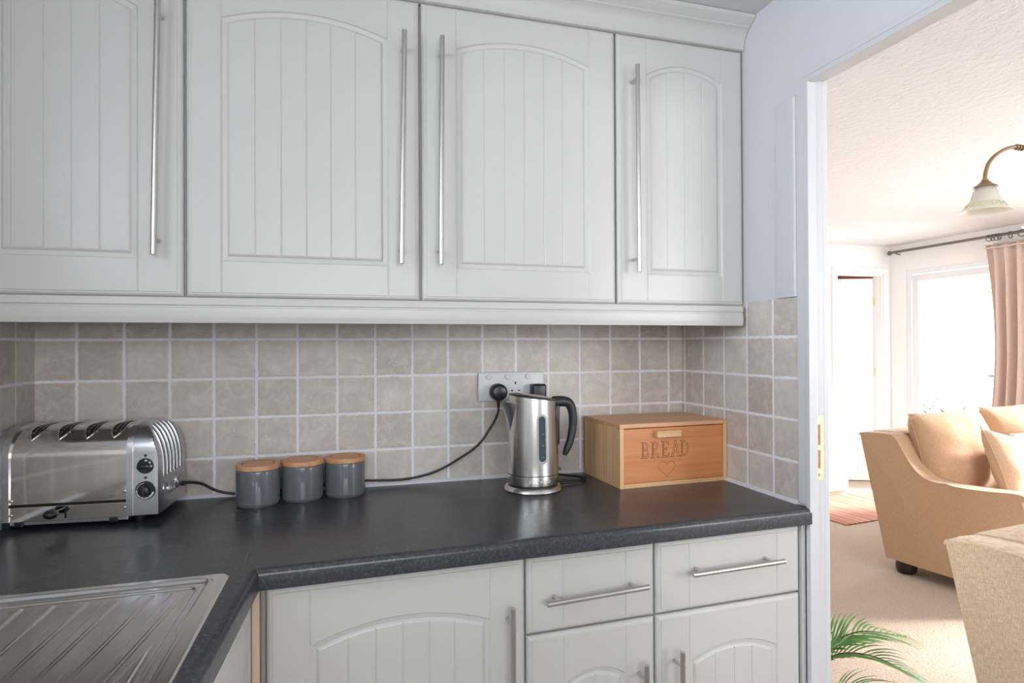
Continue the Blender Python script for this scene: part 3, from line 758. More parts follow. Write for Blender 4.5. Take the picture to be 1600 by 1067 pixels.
# ------------------------------------------------------------------ toaster
def toaster():
    L, D = 0.325, 0.196
    ang = math.radians(-4.3)
    cx, cy = 0.0775, -0.1125
    t = thing('toaster', 'polished steel four-slot toaster with black dials on the worktop', 'toaster', (cx, cy, ZW), ang)
    zb, zt = 0.020, 0.220
    ry, rz = 0.075, 0.062
    def zA(y, top, d2):
        a = abs(y); s = d2 - ry
        if a <= s: return top
        return top - rz + rz * math.sqrt(max(0, 1 - ((a - s) / ry) ** 2))
    def section(x, top, d2, cap=None, zb_=zb):
        ys = [-d2] + [-d2 + ry * (1 - math.cos(PI / 2 * i / 12)) for i in range(0, 13)] + [(-d2 + ry) + (2 * (d2 - ry)) * i / 6 for i in range(1, 6)]
        ys = ys + [-q for q in reversed(ys[:14])]
        pts = [(x, -d2, zb_)]
        for y in ys[1:-1]:
            z = zA(y, top, d2)
            if cap is not None: z = min(z, cap)
            pts.append((x, y, z))
        pts.append((x, d2, zb_)); return pts
    xl, xr = -L / 2, L / 2
    capw = 0.062; capl = 0.030
    xi = xr - capw; xj = xl + capl
    # middle body wrapped in polished steel
    b = MB(); b.loft([section(x, zt - 0.004, D / 2 - 0.003, zb_=zb + 0.036) for x in (xj, xi)], cap=True); b.build('steel_cover', M['polished'], t, 40)
    b = MB(); b.box(xj, xi, -D / 2 + 0.0020, D / 2 - 0.003, zb - 0.002, zb + 0.030, 0.001); b.build('crumb_panel', M['polished'], t)
    b = MB(); b.box(xj, xi, -D / 2 + 0.010, D / 2 - 0.012, zb + 0.004, zb + 0.05); b.build('element_housing', M['dark'], t)
    b = MB(); b.box(xj + .002, xi - .002, -D / 2 + 0.0055, D / 2 - 0.012, zb - 0.010, zb + 0.0, 0.001); b.build('base_plate', M['cast2'], t)
    # end castings
    def casting(x_in, x_out, name):
        b = MB(); rings = []; sgn = 1 if x_out > x_in else -1; wdt = abs(x_out - x_in); fl = 0.013
        rings.append(section(x_in, zt, D / 2)); rings.append(section(x_in + sgn * fl, zt, D / 2))
        N = 14
        zl = 0.118
        for i in range(1, N + 1):
            a = PI / 2 * i / N; x = x_in + sgn * (fl + (wdt - fl) * math.sin(a)); cap = zl + (zt - zl) * math.cos(a)
            dd = D / 2 - (0.0 if i < N - 2 else 0.0035 * (i - N + 2) / 2 * 1.0)
            rings.append(section(x, zt, dd, cap, zb + (0.0 if i < N else 0.004)))
        b.loft(rings, cap=True); return b.build(name, M['cast'], t, 32)
    rc = casting(xi, xr, 'end_casting'); lc = casting(xj, xl, 'end_casting')
    # flange strips
    for x0, x1 in ((xi - 0.0035, xi + 0.0095), (xj - 0.0095, xj + 0.0035)):
        b = MB(); b.loft([section(x0, zt + 0.0012, D / 2 + 0.0012), section(x1, zt + 0.0012, D / 2 + 0.0012)]); b.build('flange', M['cast2'], t, 40)
    # cooling ribs on the right casting
    fl = 0.013; wdt = capw
    for k in range(6):
        y = -0.060 + k * 0.0245
        b = MB(); pts = []
        for i in range(3, 15):
            a = PI / 2 * i / 14; pts.append((xi + fl + (wdt - fl) * math.sin(a) + 0.0006, y, 0.118 + (zt - 0.118) * math.cos(a) + 0.0006))
        pts = [p for p in pts if p[2] <= zA(y, zt, D / 2) + 0.002]
        pts += [(xr + 0.0006, y, z) for z in (0.112, 0.098)]
        b.tube(pts, 0.0013, 6); b.build('vent_slot_shade', M['dark'], rc, 40)  # proud dark strip stands for the shade in a vent
        b = MB(); b.tube([(p[0], p[1] - 0.0036, p[2]) for p in pts], 0.0011, 6); b.build('vent_rib', M['cast2'], rc, 40)
    # maker's letters on the side
    mt = Matrix.Translation((xr + 0.0008, -0.005, 0.066)) @ Matrix.Rotation(PI / 2, 4, 'Z') @ Matrix.Rotation(PI / 2, 4, 'X')
    text_mesh('raised_lettering', 'Dualit', 0.052, M['cast2'], rc, mt, 0.0006, 1.05)
    # top slots: dark strips painted as shaded openings, front to back over the curved top
    def zc(y): return zA(y, zt - 0.004, D / 2 - 0.003)
    for k in range(4):
        x = xj + 0.040 + k * 0.0535
        y0_, y1_ = -0.080, 0.074; n_ = 20
        def hw(f): return 0.0140 * min(1, (math.sin(PI * min(1, max(0, f))) * 1.9)) ** 0.6
        b = MB()
        L_ = []; R_ = []
        for i in range(n_ + 1):
            f = i / n_; y = y0_ + (y1_ - y0_) * f; sh = 0.004 * (f - 0.5)
            L_.append((x + sh - hw(f), y, zc(y) + 0.0006)); R_.append((x + sh + hw(f), y, zc(y) + 0.0006))
        for i in range(n_): b.face([L_[i], R_[i], R_[i + 1], L_[i + 1]])
        sl = b.build('slot', M['dark'], t)
        b = MB(); b.tube(L_[1:-1] + [((L_[-1][0] + R_[-1][0]) / 2, y1_, zc(y1_))] + R_[1:-1][::-1] + [((L_[0][0] + R_[0][0]) / 2, y0_, zc(y0_))], 0.0019, 8, closed=True)
        lp = b.build('slot_rim', M['polished'], t, 60)
        b = MB()
        for i in range(10):
            y = -0.064 + i * 0.0140; b.tube([(x - 0.0125, y, zc(y) + 0.0010), (x - .004, y + .002, zc(y) + 0.0012)], 0.0007, 5); b.tube([(x + 0.0125, y, zc(y) + 0.0010), (x + .004, y + .002, zc(y) + 0.0012)], 0.0007, 5)
        for dx in (-0.004, 0.004): b.tube([(x + dx, -0.068 + q * 0.0165, zc(-0.068 + q * 0.0165) + 0.0011) for q in range(9)], 0.0006, 5)
        b.build('wire_guard', M['cast2'], lp, weld=False)
    # dials on the front of the right casting
    yf = -D / 2
    kx = xi + 0.0355
    def dial(z, r, nm):
        b = MB(); b.tube([(kx, yf + 0.001, z), (kx, yf - 0.003, z), (kx, yf - 0.0045, z)], [r, r, r - 0.002], 36); dl = b.build(nm, M['black_pl'], t, 35); return dl
    d1 = dial(0.1290, 0.0170, 'selector_dial'); d2 = dial(0.0745, 0.0205, 'timer_dial')
    b = MB(); b.box(-0.013, 0.013, yf - 0.013, yf - 0.004, -0.0042, 0.0042, 0.002, 2, rot=Matrix.Rotation(math.radians(-4), 4, 'Y')); o = b.build('grip', M['black_pl'], d1, 35); o.location = (kx - 0.002, 0, 0.1280)
    b = MB(); b.tube([(kx, yf - 0.004, 0.0745), (kx, yf - 0.014, 0.0745), (kx, yf - 0.0155, 0.0745)], [0.0115, 0.0105, 0.008], 28); g = b.build('grip', M['black_pl'], d2, 35)
    b = MB(); b.box(kx - 0.0025, kx + 0.0025, yf - 0.0185, yf - 0.010, 0.0650, 0.0860, 0.001); b.build('pointer', M['black_soft'], d2, 30)
    # markings
    b = MB()
    for a in (80, 38, -2):
        ca, sa = math.cos(math.radians(a)), math.sin(math.radians(a)); px, pz = kx + 0.0125 * ca, 0.129 + 0.0125 * sa
        t_ = Vector((-sa, 0, ca)) * 0.0026; n_ = Vector((ca, 0, sa)) * 0.0016; c = Vector((px, yf - 0.0048, pz))
        b.face([c - t_ - n_, c + t_ - n_, c + t_ + n_, c - t_ + n_])
    b.build('dial_marks', M['mark_white'], d1)
    b = MB()
    for a0, a1, r0, r1 in ((95, 170, 0.0163, 0.0173), (175, 198, .0155, .0185), (202, 232, 0.0155, 0.0185), (237, 262, 0.0155, 0.0185), (266, 296, 0.0155, 0.0185), (300, 350, 0.0148, 0.0188)):
        n = 8; pr_ = []
        for i in range(n): 
            aa = math.radians(a0 + (a1 - a0) * i / n); bb = math.radians(a0 + (a1 - a0) * (i + 1) / n)
            b.face([(kx + r * math.cos(q), yf - 0.0048, 0.0745 + r * math.sin(q)) for r, q in ((r0, aa), (r1, aa), (r1, bb), (r0, bb))])
    b.build('dial_marks', M['mark_white'], d2)
    b = MB(); b.tube([(kx, yf + .001, 0.1520), (kx, yf - 0.0012, 0.1520)], 0.0031, 16); b.build('neon_lamp', M['black_pl'], t, 40)
    b = MB(); b.tube([(kx, yf + .001, 0.1025), (kx, yf - 0.0012, 0.1025)], 0.0031, 16); b.build('indicator', simple('dark_red_lamp', srgb(96, 44, 40), 0.3), t, 40)
    # lever
    lx = xj + 0.095
    b = MB(); b.box(lx + 0.0130, lx + 0.0165, yf + 0.0012, yf + 0.0022, zb + 0.002, zb + 0.026); b.build('lever_slot_shade', M['dark'], t)  # dark block stands for shade inside the lever opening
    b = MB(); b.tube([(lx + 0.014, yf + 0.004, zb + 0.025), (lx, yf - 0.020, zb + 0.020)], 0.0022, 10); b.build('lever', M['screw'], t, 40)
    b = MB(); b.lathe([(0.0, -0.0092)] + [(0.0125 * math.cos(a), 0.0100 * math.sin(a)) for a in [math.radians(q) for q in range(-70, 71, 10)]] + [(0, 0.0092)], 28, (lx - 0.002, yf - 0.024, zb + 0.018), 1.12, 1.12); b.build('lever_knob', M['black_pl'], t, 60)
    # screws
    for x, z in ((xj + 0.006, zb + 0.044), (xj + 0.006, zb + 0.013), (xi - 0.008, zb + 0.054), (xi - 0.008, zb + 0.018)):
        b = MB(); b.tube([(x, yf + 0.004, z), (x, yf + 0.0008, z), (x, yf - 0.0004, z)], [0.0028, 0.0028, 0.0014], 14); b.build('screw', M['screw'], t, 40)
    # small engraved triangle mark
    b = MB(); c = Vector((xi - 0.028, yf + 0.0022, zb + 0.050)); q = [(-0.007, 0), (0.007, 0), (0.0005, 0.0125)]
    b.tube([(c.x + x, c.y, c.z + z) for x, z in q], 0.0006, 6, closed=True); b.build('maker_mark', M['screw'], t)
    for x in (xj + 0.02, xi - 0.03):
        b = MB(); b.box(x - 0.009, x + 0.009, yf + 0.002, yf + 0.02, zb - 0.013, zb - 0.002, 0.002); b.build('crumb_tray_lug', M['black_pl'], t)
    for x in (xl + 0.02, xr - 0.045):
        for y in (-D / 2 + 0.022, D / 2 - 0.022):
            b = MB(); b.lathe([(0, 0), (0.009, 0), (0.0105, 0.003), (0.0105, zb + 0.001), (0, zb + 0.001)], 20, (x, y, 0)); b.build('foot', M['black_pl'], t, 40)
    b = MB(); b.tube([(xr - 0.001, 0.070, 0.052), (xr + 0.006, 0.070, 0.052)], 0.006, 14); b.build('cord_grommet', M['black_pl'], t, 40)
    return t
TOAST = toaster()

# ------------------------------------------------------------------ canisters
def canister(x, y, lab, rot):
    t = thing('canister', lab, 'canister', (x, y, ZW), rot, 'grey canisters with bamboo lids')
    r = 0.0520
    b = MB(); b.lathe([(0, 0.0), (r - 0.006, 0.0), (r - 0.0035, 0.001), (r - 0.0035, 0.0025), (r - 0.002, 0.0035), (r - 0.0004, 0.006), (r, 0.010), (r, 0.086), (r - 0.0006, 0.0885), (r - 0.002, 0.0895), (r - 0.0045, 0.0885), (r - 0.0045, 0.012), (0, 0.010)], 64)
    b.build('jar', M['canister'], t, 50)
    R = 0.0525; z = 0.0895
    b = MB(); b.lathe([(0, z - 0.004), (R - 0.008, z - 0.004), (R - 0.008, z), (R - 0.001, z), (R, z + 0.001), (R, z + 0.0105), (R - 0.0008, z + 0.0122), (R - 0.0025, z + 0.013), (R - 0.0115, z + 0.013), (R - 0.0125, z + 0.0122), (R - 0.0125, z + 0.0095), (R - 0.0165, z + 0.0095), (R - 0.0165, z + 0.0118), (R - 0.0175, z + 0.0128), (0, z + 0.0128)], 64)
    b.build('lid', M['bam_lid'], t, 35)
    b = MB(); b.lathe([(R - 0.0085, z - 0.0035), (R - 0.0040, z - 0.003), (R - 0.0035, z - 0.0015), (R - 0.0055, z - 0.0003), (R - 0.0085, z)], 48); b.build('seal', M['silicone'], t, 60)
canister(0.4275, -0.1095, 'grey canister with bamboo lid, nearest the toaster', 0.3)
canister(0.5320, -0.0850, 'grey canister with bamboo lid, between the other two canisters', 2.2)
canister(0.6390, -0.0740, 'grey canister with bamboo lid, nearest the kettle', 4.0)

# ------------------------------------------------------------------ bread bin
def bread_bin():
    W_, D_, H_ = 0.346, 0.226, 0.176
    t = thing('bread_bin', 'bamboo bread bin with engraved word and heart in the worktop corner', 'bread bin', (1.3560, -0.2485, ZW), math.radians(1.7))
    T = 0.012
    b = MB(); b.box(0, T, 0, D_, 0.0, H_ - T, 0.001); b.build('side_panel', M['bam_side'], t)
    b = MB(); b.box(W_ - T, W_, 0, D_, 0.0, H_ - T, 0.001); b.build('side_panel', M['bam_side'], t)
    b = MB(); b.box(-0.0005, W_ + 0.0005, -0.0005, D_ + 0.001, H_ - T, H_, 0.0015); b.build('top_panel', M['bam_top'], t)
    b = MB(); b.box(T, W_ - T, 0.0, D_, 0.0, T, 0.001); b.build('bottom_panel', M['bam_trim'], t)
    b = MB(); b.box(T, W_ - T, D_ - 0.008, D_, T, H_ - T); b.build('back_panel', M['bam_side'], t)
    b = MB(); b.box(T + 0.001, W_ - T - 0.001, 0.0025, 0.0125, T + 0.0008, H_ - T - 0.0022, 0.001); dr = b.build('door', M['bam_front'], t)
    b = MB(); b.box(0.108, 0.186, -0.014, 0.0025, 0.136, 0.155, 0.0022, 2); b.build('handle', M['bam_trim'], dr)
    # engraved lettering: outlines burnt into the wood
    yy = 0.0022
    def ribbon(b, pts, wd, closed=True):
        n = len(pts)
        for i in range(n if closed else n - 1):
            a = Vector(pts[i]); c = Vector(pts[(i + 1) % n]); d = c - a
            if d.length < 1e-6: continue
            e = d.normalized() * wd * 0.5; nn = Vector((-d.y, d.x)).normalized() * wd / 2
            q = [a - e - nn, c + e - nn, c + e + nn, a - e + nn]
            b.face([(p.x, yy, p.y) for p in q])
    def arc(cx, cy, rx, ry, a0, a1, n=10): return [(cx + rx * math.cos(math.radians(a0 + (a1 - a0) * i / n)), cy + ry * math.sin(math.radians(a0 + (a1 - a0) * i / n))) for i in range(n + 1)]
    GL = {
        'B': [[(0, 0), (.12, .06), (.12, .94), (0, 1), (.40, 1)] + arc(.40, .76, .26, .24, 90, -60, 8) + [(.56, .52)] + arc(.44, .27, .30, .27, 60, -90, 9) + [], [(.26, .10), (.26, .47), (.42, .47)] + arc(.42, .285, .17, .185, 90, -90, 7), [(.26, .56), (.26, .92), (.38, .92)] + arc(.38, .74, .15, .18, 90, -90, 7)],
        'R': [[(0, 0), (.12, .06), (.12, .94), (0, 1), (.40, 1)] + arc(.40, .75, .27, .25, 90, -70, 8) + [(.70, .08), (.84, .0), (.58, 0), (.36, .46), (.26, .46), (.26, .06), (.38, 0)], [(.26, .55), (.26, .92), (.38, .92)] + arc(.38, .735, .15, .185, 90, -90, 7)],
        'E': [[(0, 0), (.12, .06), (.12, .94), (0, 1), (.68, 1), (.70, .78), (.60, .90), (.27, .91), (.27, .55), (.44, .55), (.50, .66), (.50, .36), (.44, .47), (.27, .47), (.27, .09), (.60, .10), (.74, .26), (.70, 0)]],
        'A': [[(-.04, 0), (.06, .06), (.40, 1), (.50, 1), (.84, .06), (.94, 0), (.58, 0), (.68, .06), (.60, .30), (.28, .30), (.20, .06), (.30, 0)], [(.31, .38), (.57, .38), (.44, .80)]],
        'D': [[(0, 0), (.12, .06), (.12, .94), (0, 1), (.38, 1)] + arc(.38, .5, .40, .5, 90, -90, 16), [(.26, .09), (.26, .91), (.37, .91)] + arc(.37, .5, .26, .41, 90, -90, 12)],
    }
    wx0, ww, wh, wz = 0.0655, 0.152, 0.0440, 0.0790
    xs = {'B': 0.0, 'R': .205, 'E': .425, 'A': .625, 'D': .825}
    b = MB()
    for ch, px in xs.items():
        for loop in GL[ch]:
            ribbon(b, [(wx0 + ww * px + x * 0.0335, wz + y * wh) for x, y in loop], 0.0011)
    b.build('engraved_word', M['engrave'], dr, weld=False)
    for px in xs.values():
        x = wx0 + ww * px
        if px != .625:
            b = MB(); b.face([(x + 0.0045, yy + 0.0001, wz + .003), (x + 0.0085, yy + 0.0001, wz + .003), (x + 0.0085, yy + 0.0001, wz + wh - .003), (x + 0.0045, yy + 0.0001, wz + wh - .003)]); b.build('letter_stem', M['engrave_l'], dr)
    hp = []
    for i in range(48):
        a = 2 * PI * i / 48; hx = 16 * math.sin(a) ** 3; hy = 13 * math.cos(a) - 5 * math.cos(2 * a) - 2 * math.cos(3 * a) - math.cos(4 * a)
        hp.append((0.1475 + hx * 0.00165, 0.0490 + hy * 0.00155))
    b = MB(); ribbon(b, hp, 0.0010); b.build('engraved_heart', M['engrave'], dr, weld=False)
    b = MB(); b.face([(x, yy + 0.0001, z) for x, z in hp]); b.build('heart_floor', M['bam_front'], dr)
bread_bin()

# ------------------------------------------------------------------ kettle
def kettle():
    t = thing('kettle', 'brushed steel electric kettle with black handle on its base', 'kettle', (1.1330, -0.1690, ZW), math.radians(-2))
    b = MB(); b.lathe([(0, 0), (0.070, 0), (0.0785, 0.001), (0.0795, 0.004), (0.078, 0.008), (0.0735, 0.0145), (0.071, 0.0155), (0, 0.0155)], 72); b.build('power_base', M['brushed'], t, 35)
    b = MB(); b.lathe([(0, 0.015), (0.0665, 0.015), (0.0665, 0.0215), (0, 0.0215)], 64); b.build('base_gap', M['black_pl'], t, 35)
    def rad(z): return 0.0705 - 0.0052 * (z - 0.02) / 0.23
    b = MB(); b.lathe([(0, 0.0205), (rad(0.02), 0.0205), (rad(.02) + .0003, 0.022), (rad(0.0455), 0.0455), (0, 0.0455)], 72); b.build('collar', M['brushed'], t, 35)
    b = MB(); b.lathe([(rad(.0455) - .0012, 0.0450), (rad(.0455) - .0012, 0.0480)], 72); b.build('seam', M['black_pl'], t, 35)
    # body with slanted rim (high at the spout, x<0)
    n = 80; rings = []
    def top(a): return 0.2500 - 0.0085 * math.cos(a)
    for f in [0, 0.02, 0.2, 0.4, 0.6, 0.8, 0.9, 1.0]:
        ring = []
        for k in range(n):
            a = 2 * PI * k / n; z = 0.0475 + (top(a) - 0.0475) * f; r = rad(z)
            ring.append((r * math.cos(a), r * math.sin(a), z))
        rings.append(ring)
    b = MB(); b.loft(rings, cap=False); body = b.build('body', M['brushed'], t, 40)
    ring0 = []; ring1 = []; ring2 = []; ring3 = []
    for k in range(n):
        a = 2 * PI * k / n; z = top(a); r = rad(z)
        ring0.append(((r + .0008) * math.cos(a), (r + .0008) * math.sin(a), z - 0.0002)); ring1.append(((r + .0008) * math.cos(a), (r + .0008) * math.sin(a), z + 0.0025))
        ring2.append(((r - .004) * math.cos(a), (r - .004) * math.sin(a), z + 0.0042)); ring3.append(((r - .020) * math.cos(a), (r - .020) * math.sin(a), z + 0.0058))
    b = MB(); b.loft([ring0, ring1, ring2, ring3]); lid = b.build('lid', M['black_pl'], t, 50)
    b = MB(); b.loft([[(x * .62, y * .62, z + 0.0058) for x, y, z in [((rad(top(2 * PI * k / n))) * math.cos(2 * PI * k / n), rad(.25) * math.sin(2 * PI * k / n), 0.2500 - 0.0085 * 0.62 * math.cos(2 * PI * k / n)) for k in range(n)]], [(x * .5, y * .5, 0.2580 - 0.0085 * x / 0.13) for x, y in [(0.066 * math.cos(2 * PI * k / n), 0.066 * math.sin(2 * PI * k / n)) for k in range(n)]]]); b.build('lid_plate', M['brushed'], lid, 50)
    # spout: V-shaped lip on the left
    b = MB(); rings = []
    for z, out, half in ((0.152, 0.0, 0.003), (0.165, 0.0035, 0.012), (0.185, 0.0085, 0.021), (0.205, 0.0135, 0.028), (0.225, 0.0190, 0.034), (0.2375, 0.0235, 0.037), (0.2400, 0.0245, 0.037)):
        r = rad(z); ring = []
        for i in range(-6, 7):
            s = i / 6; y = half * s; base = -math.sqrt(max(0, r * r - y * y)) + 0.0006
            ring.append((base - out * (1 - abs(s)) ** 0.85, y, z))
        rings.append(ring)
    b.loft(rings, cap=False, closed=False)
    z = 0.2395; ring = rings[-1]; b.face(ring)
    b.build('spout', M['cast2'], t, 50)
    # handle
    pts = [(0.060, 0.236), (0.085, 0.2375), (0.104, 0.232), (0.1135, 0.214), (0.1165, 0.190), (0.1155, 0.165), (0.1095, 0.133), (0.0985, 0.104), (0.0905, 0.088)]
    wz = [0.0165, 0.0150, 0.0135, 0.0120, 0.0112, 0.0110, 0.0105, 0.0095, 0.005]; wy = [0.017, 0.0155, 0.0145, 0.014, 0.014, 0.014, 0.0135, 0.012, 0.007]
    # resample
    def cr(P, t_):
        i = int(min(len(P) - 2, max(0, math.floor(t_)))); f = t_ - i
        p0 = P[max(0, i - 1)]; p1 = P[i]; p2 = P[i + 1]; p3 = P[min(len(P) - 1, i + 2)]
        return tuple(0.5 * ((2 * b_) + (-a_ + c_) * f + (2 * a_ - 5 * b_ + 4 * c_ - d_) * f * f + (-a_ + 3 * b_ - 3 * c_ + d_) * f ** 3) for a_, b_, c_, d_ in zip(p0, p1, p2, p3))
    rings = []; NN = 40
    full = [(p[0], p[1], a, c) for p, a, c in zip(pts, wz, wy)]
    samp = [cr(full, i * (len(full) - 1) / NN) for i in range(NN + 1)]
    for i, sm in enumerate(samp):
        a = samp[max(0, i - 1)]; c = samp[min(NN, i + 1)]
        tx, tz = c[0] - a[0], c[1] - a[1]; l = math.hypot(tx, tz); nx, nz = -tz / l, tx / l
        rings.append([(sm[0] + nx * sm[2] * math.cos(q), sm[3] * math.sin(q), sm[1] + nz * sm[2] * math.cos(q)) for q in [2 * PI * k / 20 for k in range(20)]])
    b = MB(); b.loft(rings); hd = b.build('handle', M['black_soft'], t, 60)
    b = MB(); b.box(0.0600, 0.0745, -0.0125, 0.0125, 0.120, 0.242, 0.004, 3); b.build('handle_mount', M['black_pl'], t, 40)
    b = MB(); b.box(0.0655, 0.0712, -0.009, 0.009, 0.060, 0.125, 0.002); b.build('handle_strip', M['black_pl'], t, 40)
    # water gauge on the side facing the room
    ga = math.radians(-85.4); 
    def on(a_, z, o=0.0): r = rad(z) + o; return (r * math.cos(a_), r * math.sin(a_), z)
    def stadium(hw, z0, z1, off, mat, nm, par):
        b = MB(); R_ = hw; pts_ = []
        for i in range(13): q = PI * i / 12; pts_.append((hw * math.cos(q), z1 - hw + hw * math.sin(q)))
        for i in range(13): q = PI + PI * i / 12; pts_.append((hw * math.cos(q), z0 + hw + hw * math.sin(q)))
        f = [on(ga + x / 0.068, z, off) for x, z in pts_]; g = [on(ga + x / 0.068, z, -0.001) for x, z in pts_]
        b.loft([g, f], cap=True); return b.build(nm, mat, par, 30)
    gr_ = stadium(0.0143, 0.080, 0.2115, 0.0018, M['gauge_rim'], 'water_gauge', t)
    stadium(0.0092, 0.0865, 0.2055, 0.0024, M['gauge'], 'gauge_glass', gr_)
    for z in (0.098, 0.128, 0.158):
        b = MB(); b.face([on(ga + q[0] / .068, z + q[1], 0.0027) for q in ((-.003, 0), (.0045, 0), (.0045, .0009), (-.003, .0009))]); b.build('gauge_mark', M['gauge_mark'], gr_)
    # embossed name on the collar, following its curve
    cu = bpy.data.curves.new('nm', 'FONT'); cu.body = 'BOTACO'; cu.size = 0.0125; cu.extrude = 0.0003; cu.align_x = 'CENTER'; cu.align_y = 'CENTER'; cu.space_character = 1.25
    to = bpy.data.objects.new('tmp', cu); C.objects.link(to); dg = bpy.context.evaluated_depsgraph_get(); me = bpy.data.meshes.new_from_object(to.evaluated_get(dg)); bpy.data.objects.remove(to)
    for v in me.vertices:
        x, y, z = v.co; aa = math.radians(-90.5) + x / 0.0705; zz = 0.0325 + y; r = rad(zz) + 0.0004 + z
        v.co = (r * math.cos(aa), r * math.sin(aa), zz)
    me.materials.clear(); me.materials.append(M['sign']); o = bpy.data.objects.new('raised_lettering', me); C.objects.link(o); o.parent = t
    b = MB(); b.box(0.066, 0.083, 0.002, 0.030, 0.046, 0.0535, 0.002, 2, rot=None); b.build('switch_lever', M['black_pl'], t, 40)
    return t
kettle()

# ------------------------------------------------------------------ socket, plugs, cords
sk = thing('triple_socket', 'white triple wall socket on the stone tiles behind the kettle', 'socket', (1.1205, 0, 1.1810))
b = MB(); b.box(-0.1025, 0.1025, -0.0095, -0.0002, -0.0430, 0.0430, 0.0035, 3); fp = b.build('face_plate', M['socket'], sk, 40)
for x in (-0.0700, -0.0120, 0.0510):
    b = MB(); b.tube([(x, -0.009, 0.0285), (x, -0.0125, 0.0285), (x, -0.0135, 0.0285)], [0.0082, 0.0082, 0.0072], 24); b.build('rocker_switch', M['socket'], sk, 40)
b = MB()
for x in (0.0120,):
    b.box(x - 0.0020, x + 0.0020, -0.0100, -0.0090, 0.0060, 0.0140); b.box(x - 0.0135, x - 0.0075, -0.0100, -0.0090, -0.0145, -0.0110); b.box(x + 0.0085, x + 0.0145, -0.0100, -0.0090, -0.0145, -0.0110)
b.build('pin_hole_shade', M['dark'], sk, weld=False)  # dark blocks on the plate, painted as shade in the holes
pg = thing('plug', 'round black plug in the left of the triple socket', 'plug', (1.0755, -0.0105, 1.1660))
b = MB(); b.tube([(0, 0.0, 0), (0, -0.006, 0), (0, -0.026, 0), (0, -0.031, 0), (0, -0.033, 0)], [0.0235, 0.0255, 0.0245, 0.0220, 0.0180], 40); b.build('cap', M['black_pl'], pg, 40)
b = MB(); b.tube([(0, -0.014, -0.022), (0, -0.014, -0.030), (0.0, -0.014, -0.042)], [0.0065, 0.0055, 0.0038], 16); b.build('cord_sleeve', M['black_cord'], pg, 40)
pg2 = thing('plug', 'squarish black plug at the right of the triple socket, above the kettle', 'plug', (1.1975, -0.0105, 1.1580))
b = MB(); b.box(-0.0215, 0.0215, -0.036, 0, -0.026, 0.030, 0.007, 4); b.build('cap', M['black_pl'], pg2, 40)
b = MB(); b.tube([(0, -0.016, -0.024), (0, -0.016, -0.038)], [0.006, 0.004], 14); b.build('cord_sleeve', M['black_cord'], pg2, 40)

def spline_pts(P, m=10):
    out = []
    for i in range(len(P) - 1):
        p0 = P[max(0, i - 1)]; p1 = P[i]; p2 = P[i + 1]; p3 = P[min(len(P) - 1, i + 2)]
        for k in range(m):
            f = k / m
            out.append(tuple(0.5 * ((2 * b_) + (-a_ + c_) * f + (2 * a_ - 5 * b_ + 4 * c_ - d_) * f * f + (-a_ + 3 * b_ - 3 * c_ + d_) * f ** 3) for a_, b_, c_, d_ in zip(p0, p1, p2, p3)))
    out.append(tuple(P[-1])); return out
cord = [(1.0755, -0.0245, 1.128), (1.0750, -0.0240, 1.108), (1.066, -0.020, 1.083), (1.050, -0.016, 1.056), (1.028, -0.014, 1.024), (1.000, -0.013, 0.999), (0.965, -0.013, 0.978), (0.92, -0.013, 0.954), (0.87, -0.013, 0.936), (0.80, -0.013, 0.926), (0.73, -0.0095, 0.927), (0.67, -0.0095, 0.930), (0.60, -0.0095, 0.925), (0.50, -0.0095, 0.9165), (0.42, -0.012, 0.9165), (0.36, -0.014, 0.918), (0.318, -0.018, 0.930), (0.285, -0.026, 0.9515), (0.262, -0.046, 0.9615), (0.2480, -0.0540, 0.962)]
tag(MB().tube(spline_pts(cord), 0.0034, 10).build('power_cord', M['black_cord'], smooth=60), 'black toaster cord running from the round plug behind the canisters', 'cord')
cord2 = [(1.1975, -0.0265, 1.122), (1.198, -0.026, 1.09), (1.199, -0.023, 1.03), (1.200, -0.020, 0.97), (1.215, -0.030, 0.925), (1.262, -0.060, 0.9185), (1.302, -0.088, 0.9165), (1.312, -0.112, 0.916), (1.290, -0.134, 0.9165), (1.255, -0.146, 0.9165), (1.225, -0.151, 0.916), (1.215, -0.156, 0.915)]
tag(MB().tube(spline_pts(cord2), 0.0036, 10).build('power_cord', M['black_cord'], smooth=60), 'black kettle cord looped on the worktop beside the bread bin', 'cord')

# ------------------------------------------------------------------ the lounge beyond the doorway
structure(MB().box(1.73, 8.2, YF - 0.1, YREAR + 2.2, -0.06, 0.0).build('floor', M['carpet']))
structure(MB().box(XW2, XFAR + 0.2, YF - 0.1, YREAR + 0.1, ZC2, ZC2 + 0.05).build('ceiling', M['artex']))
DX0b, DX1b, DZb = 5.025, 5.560, 1.945
mb = MB(); mb.box(-0.5, DX0b, YREAR, YREAR + 0.1, 0, ZC2); mb.box(DX1b, XFAR + 0.2, YREAR, YREAR + 0.1, 0, ZC2); mb.box(DX0b, DX1b, YREAR, YREAR + 0.1, DZb, ZC2)
structure(mb.build('wall_rear', M['wall_l'], weld=False))
mb = MB(); mb.box(-0.5, -0.4, 0.12, YREAR, 0, ZC2); mb.box(-0.5, XW2, 0.11, 0.14, 0, ZC2); mb.box(-0.5, XW2, 0.12, YREAR, ZC2, ZC2 + .05); mb.box(-0.5, XW2, 0.12, YREAR, -0.06, 0)
structure(mb.build('wall_side', M['wall_l'], weld=False))
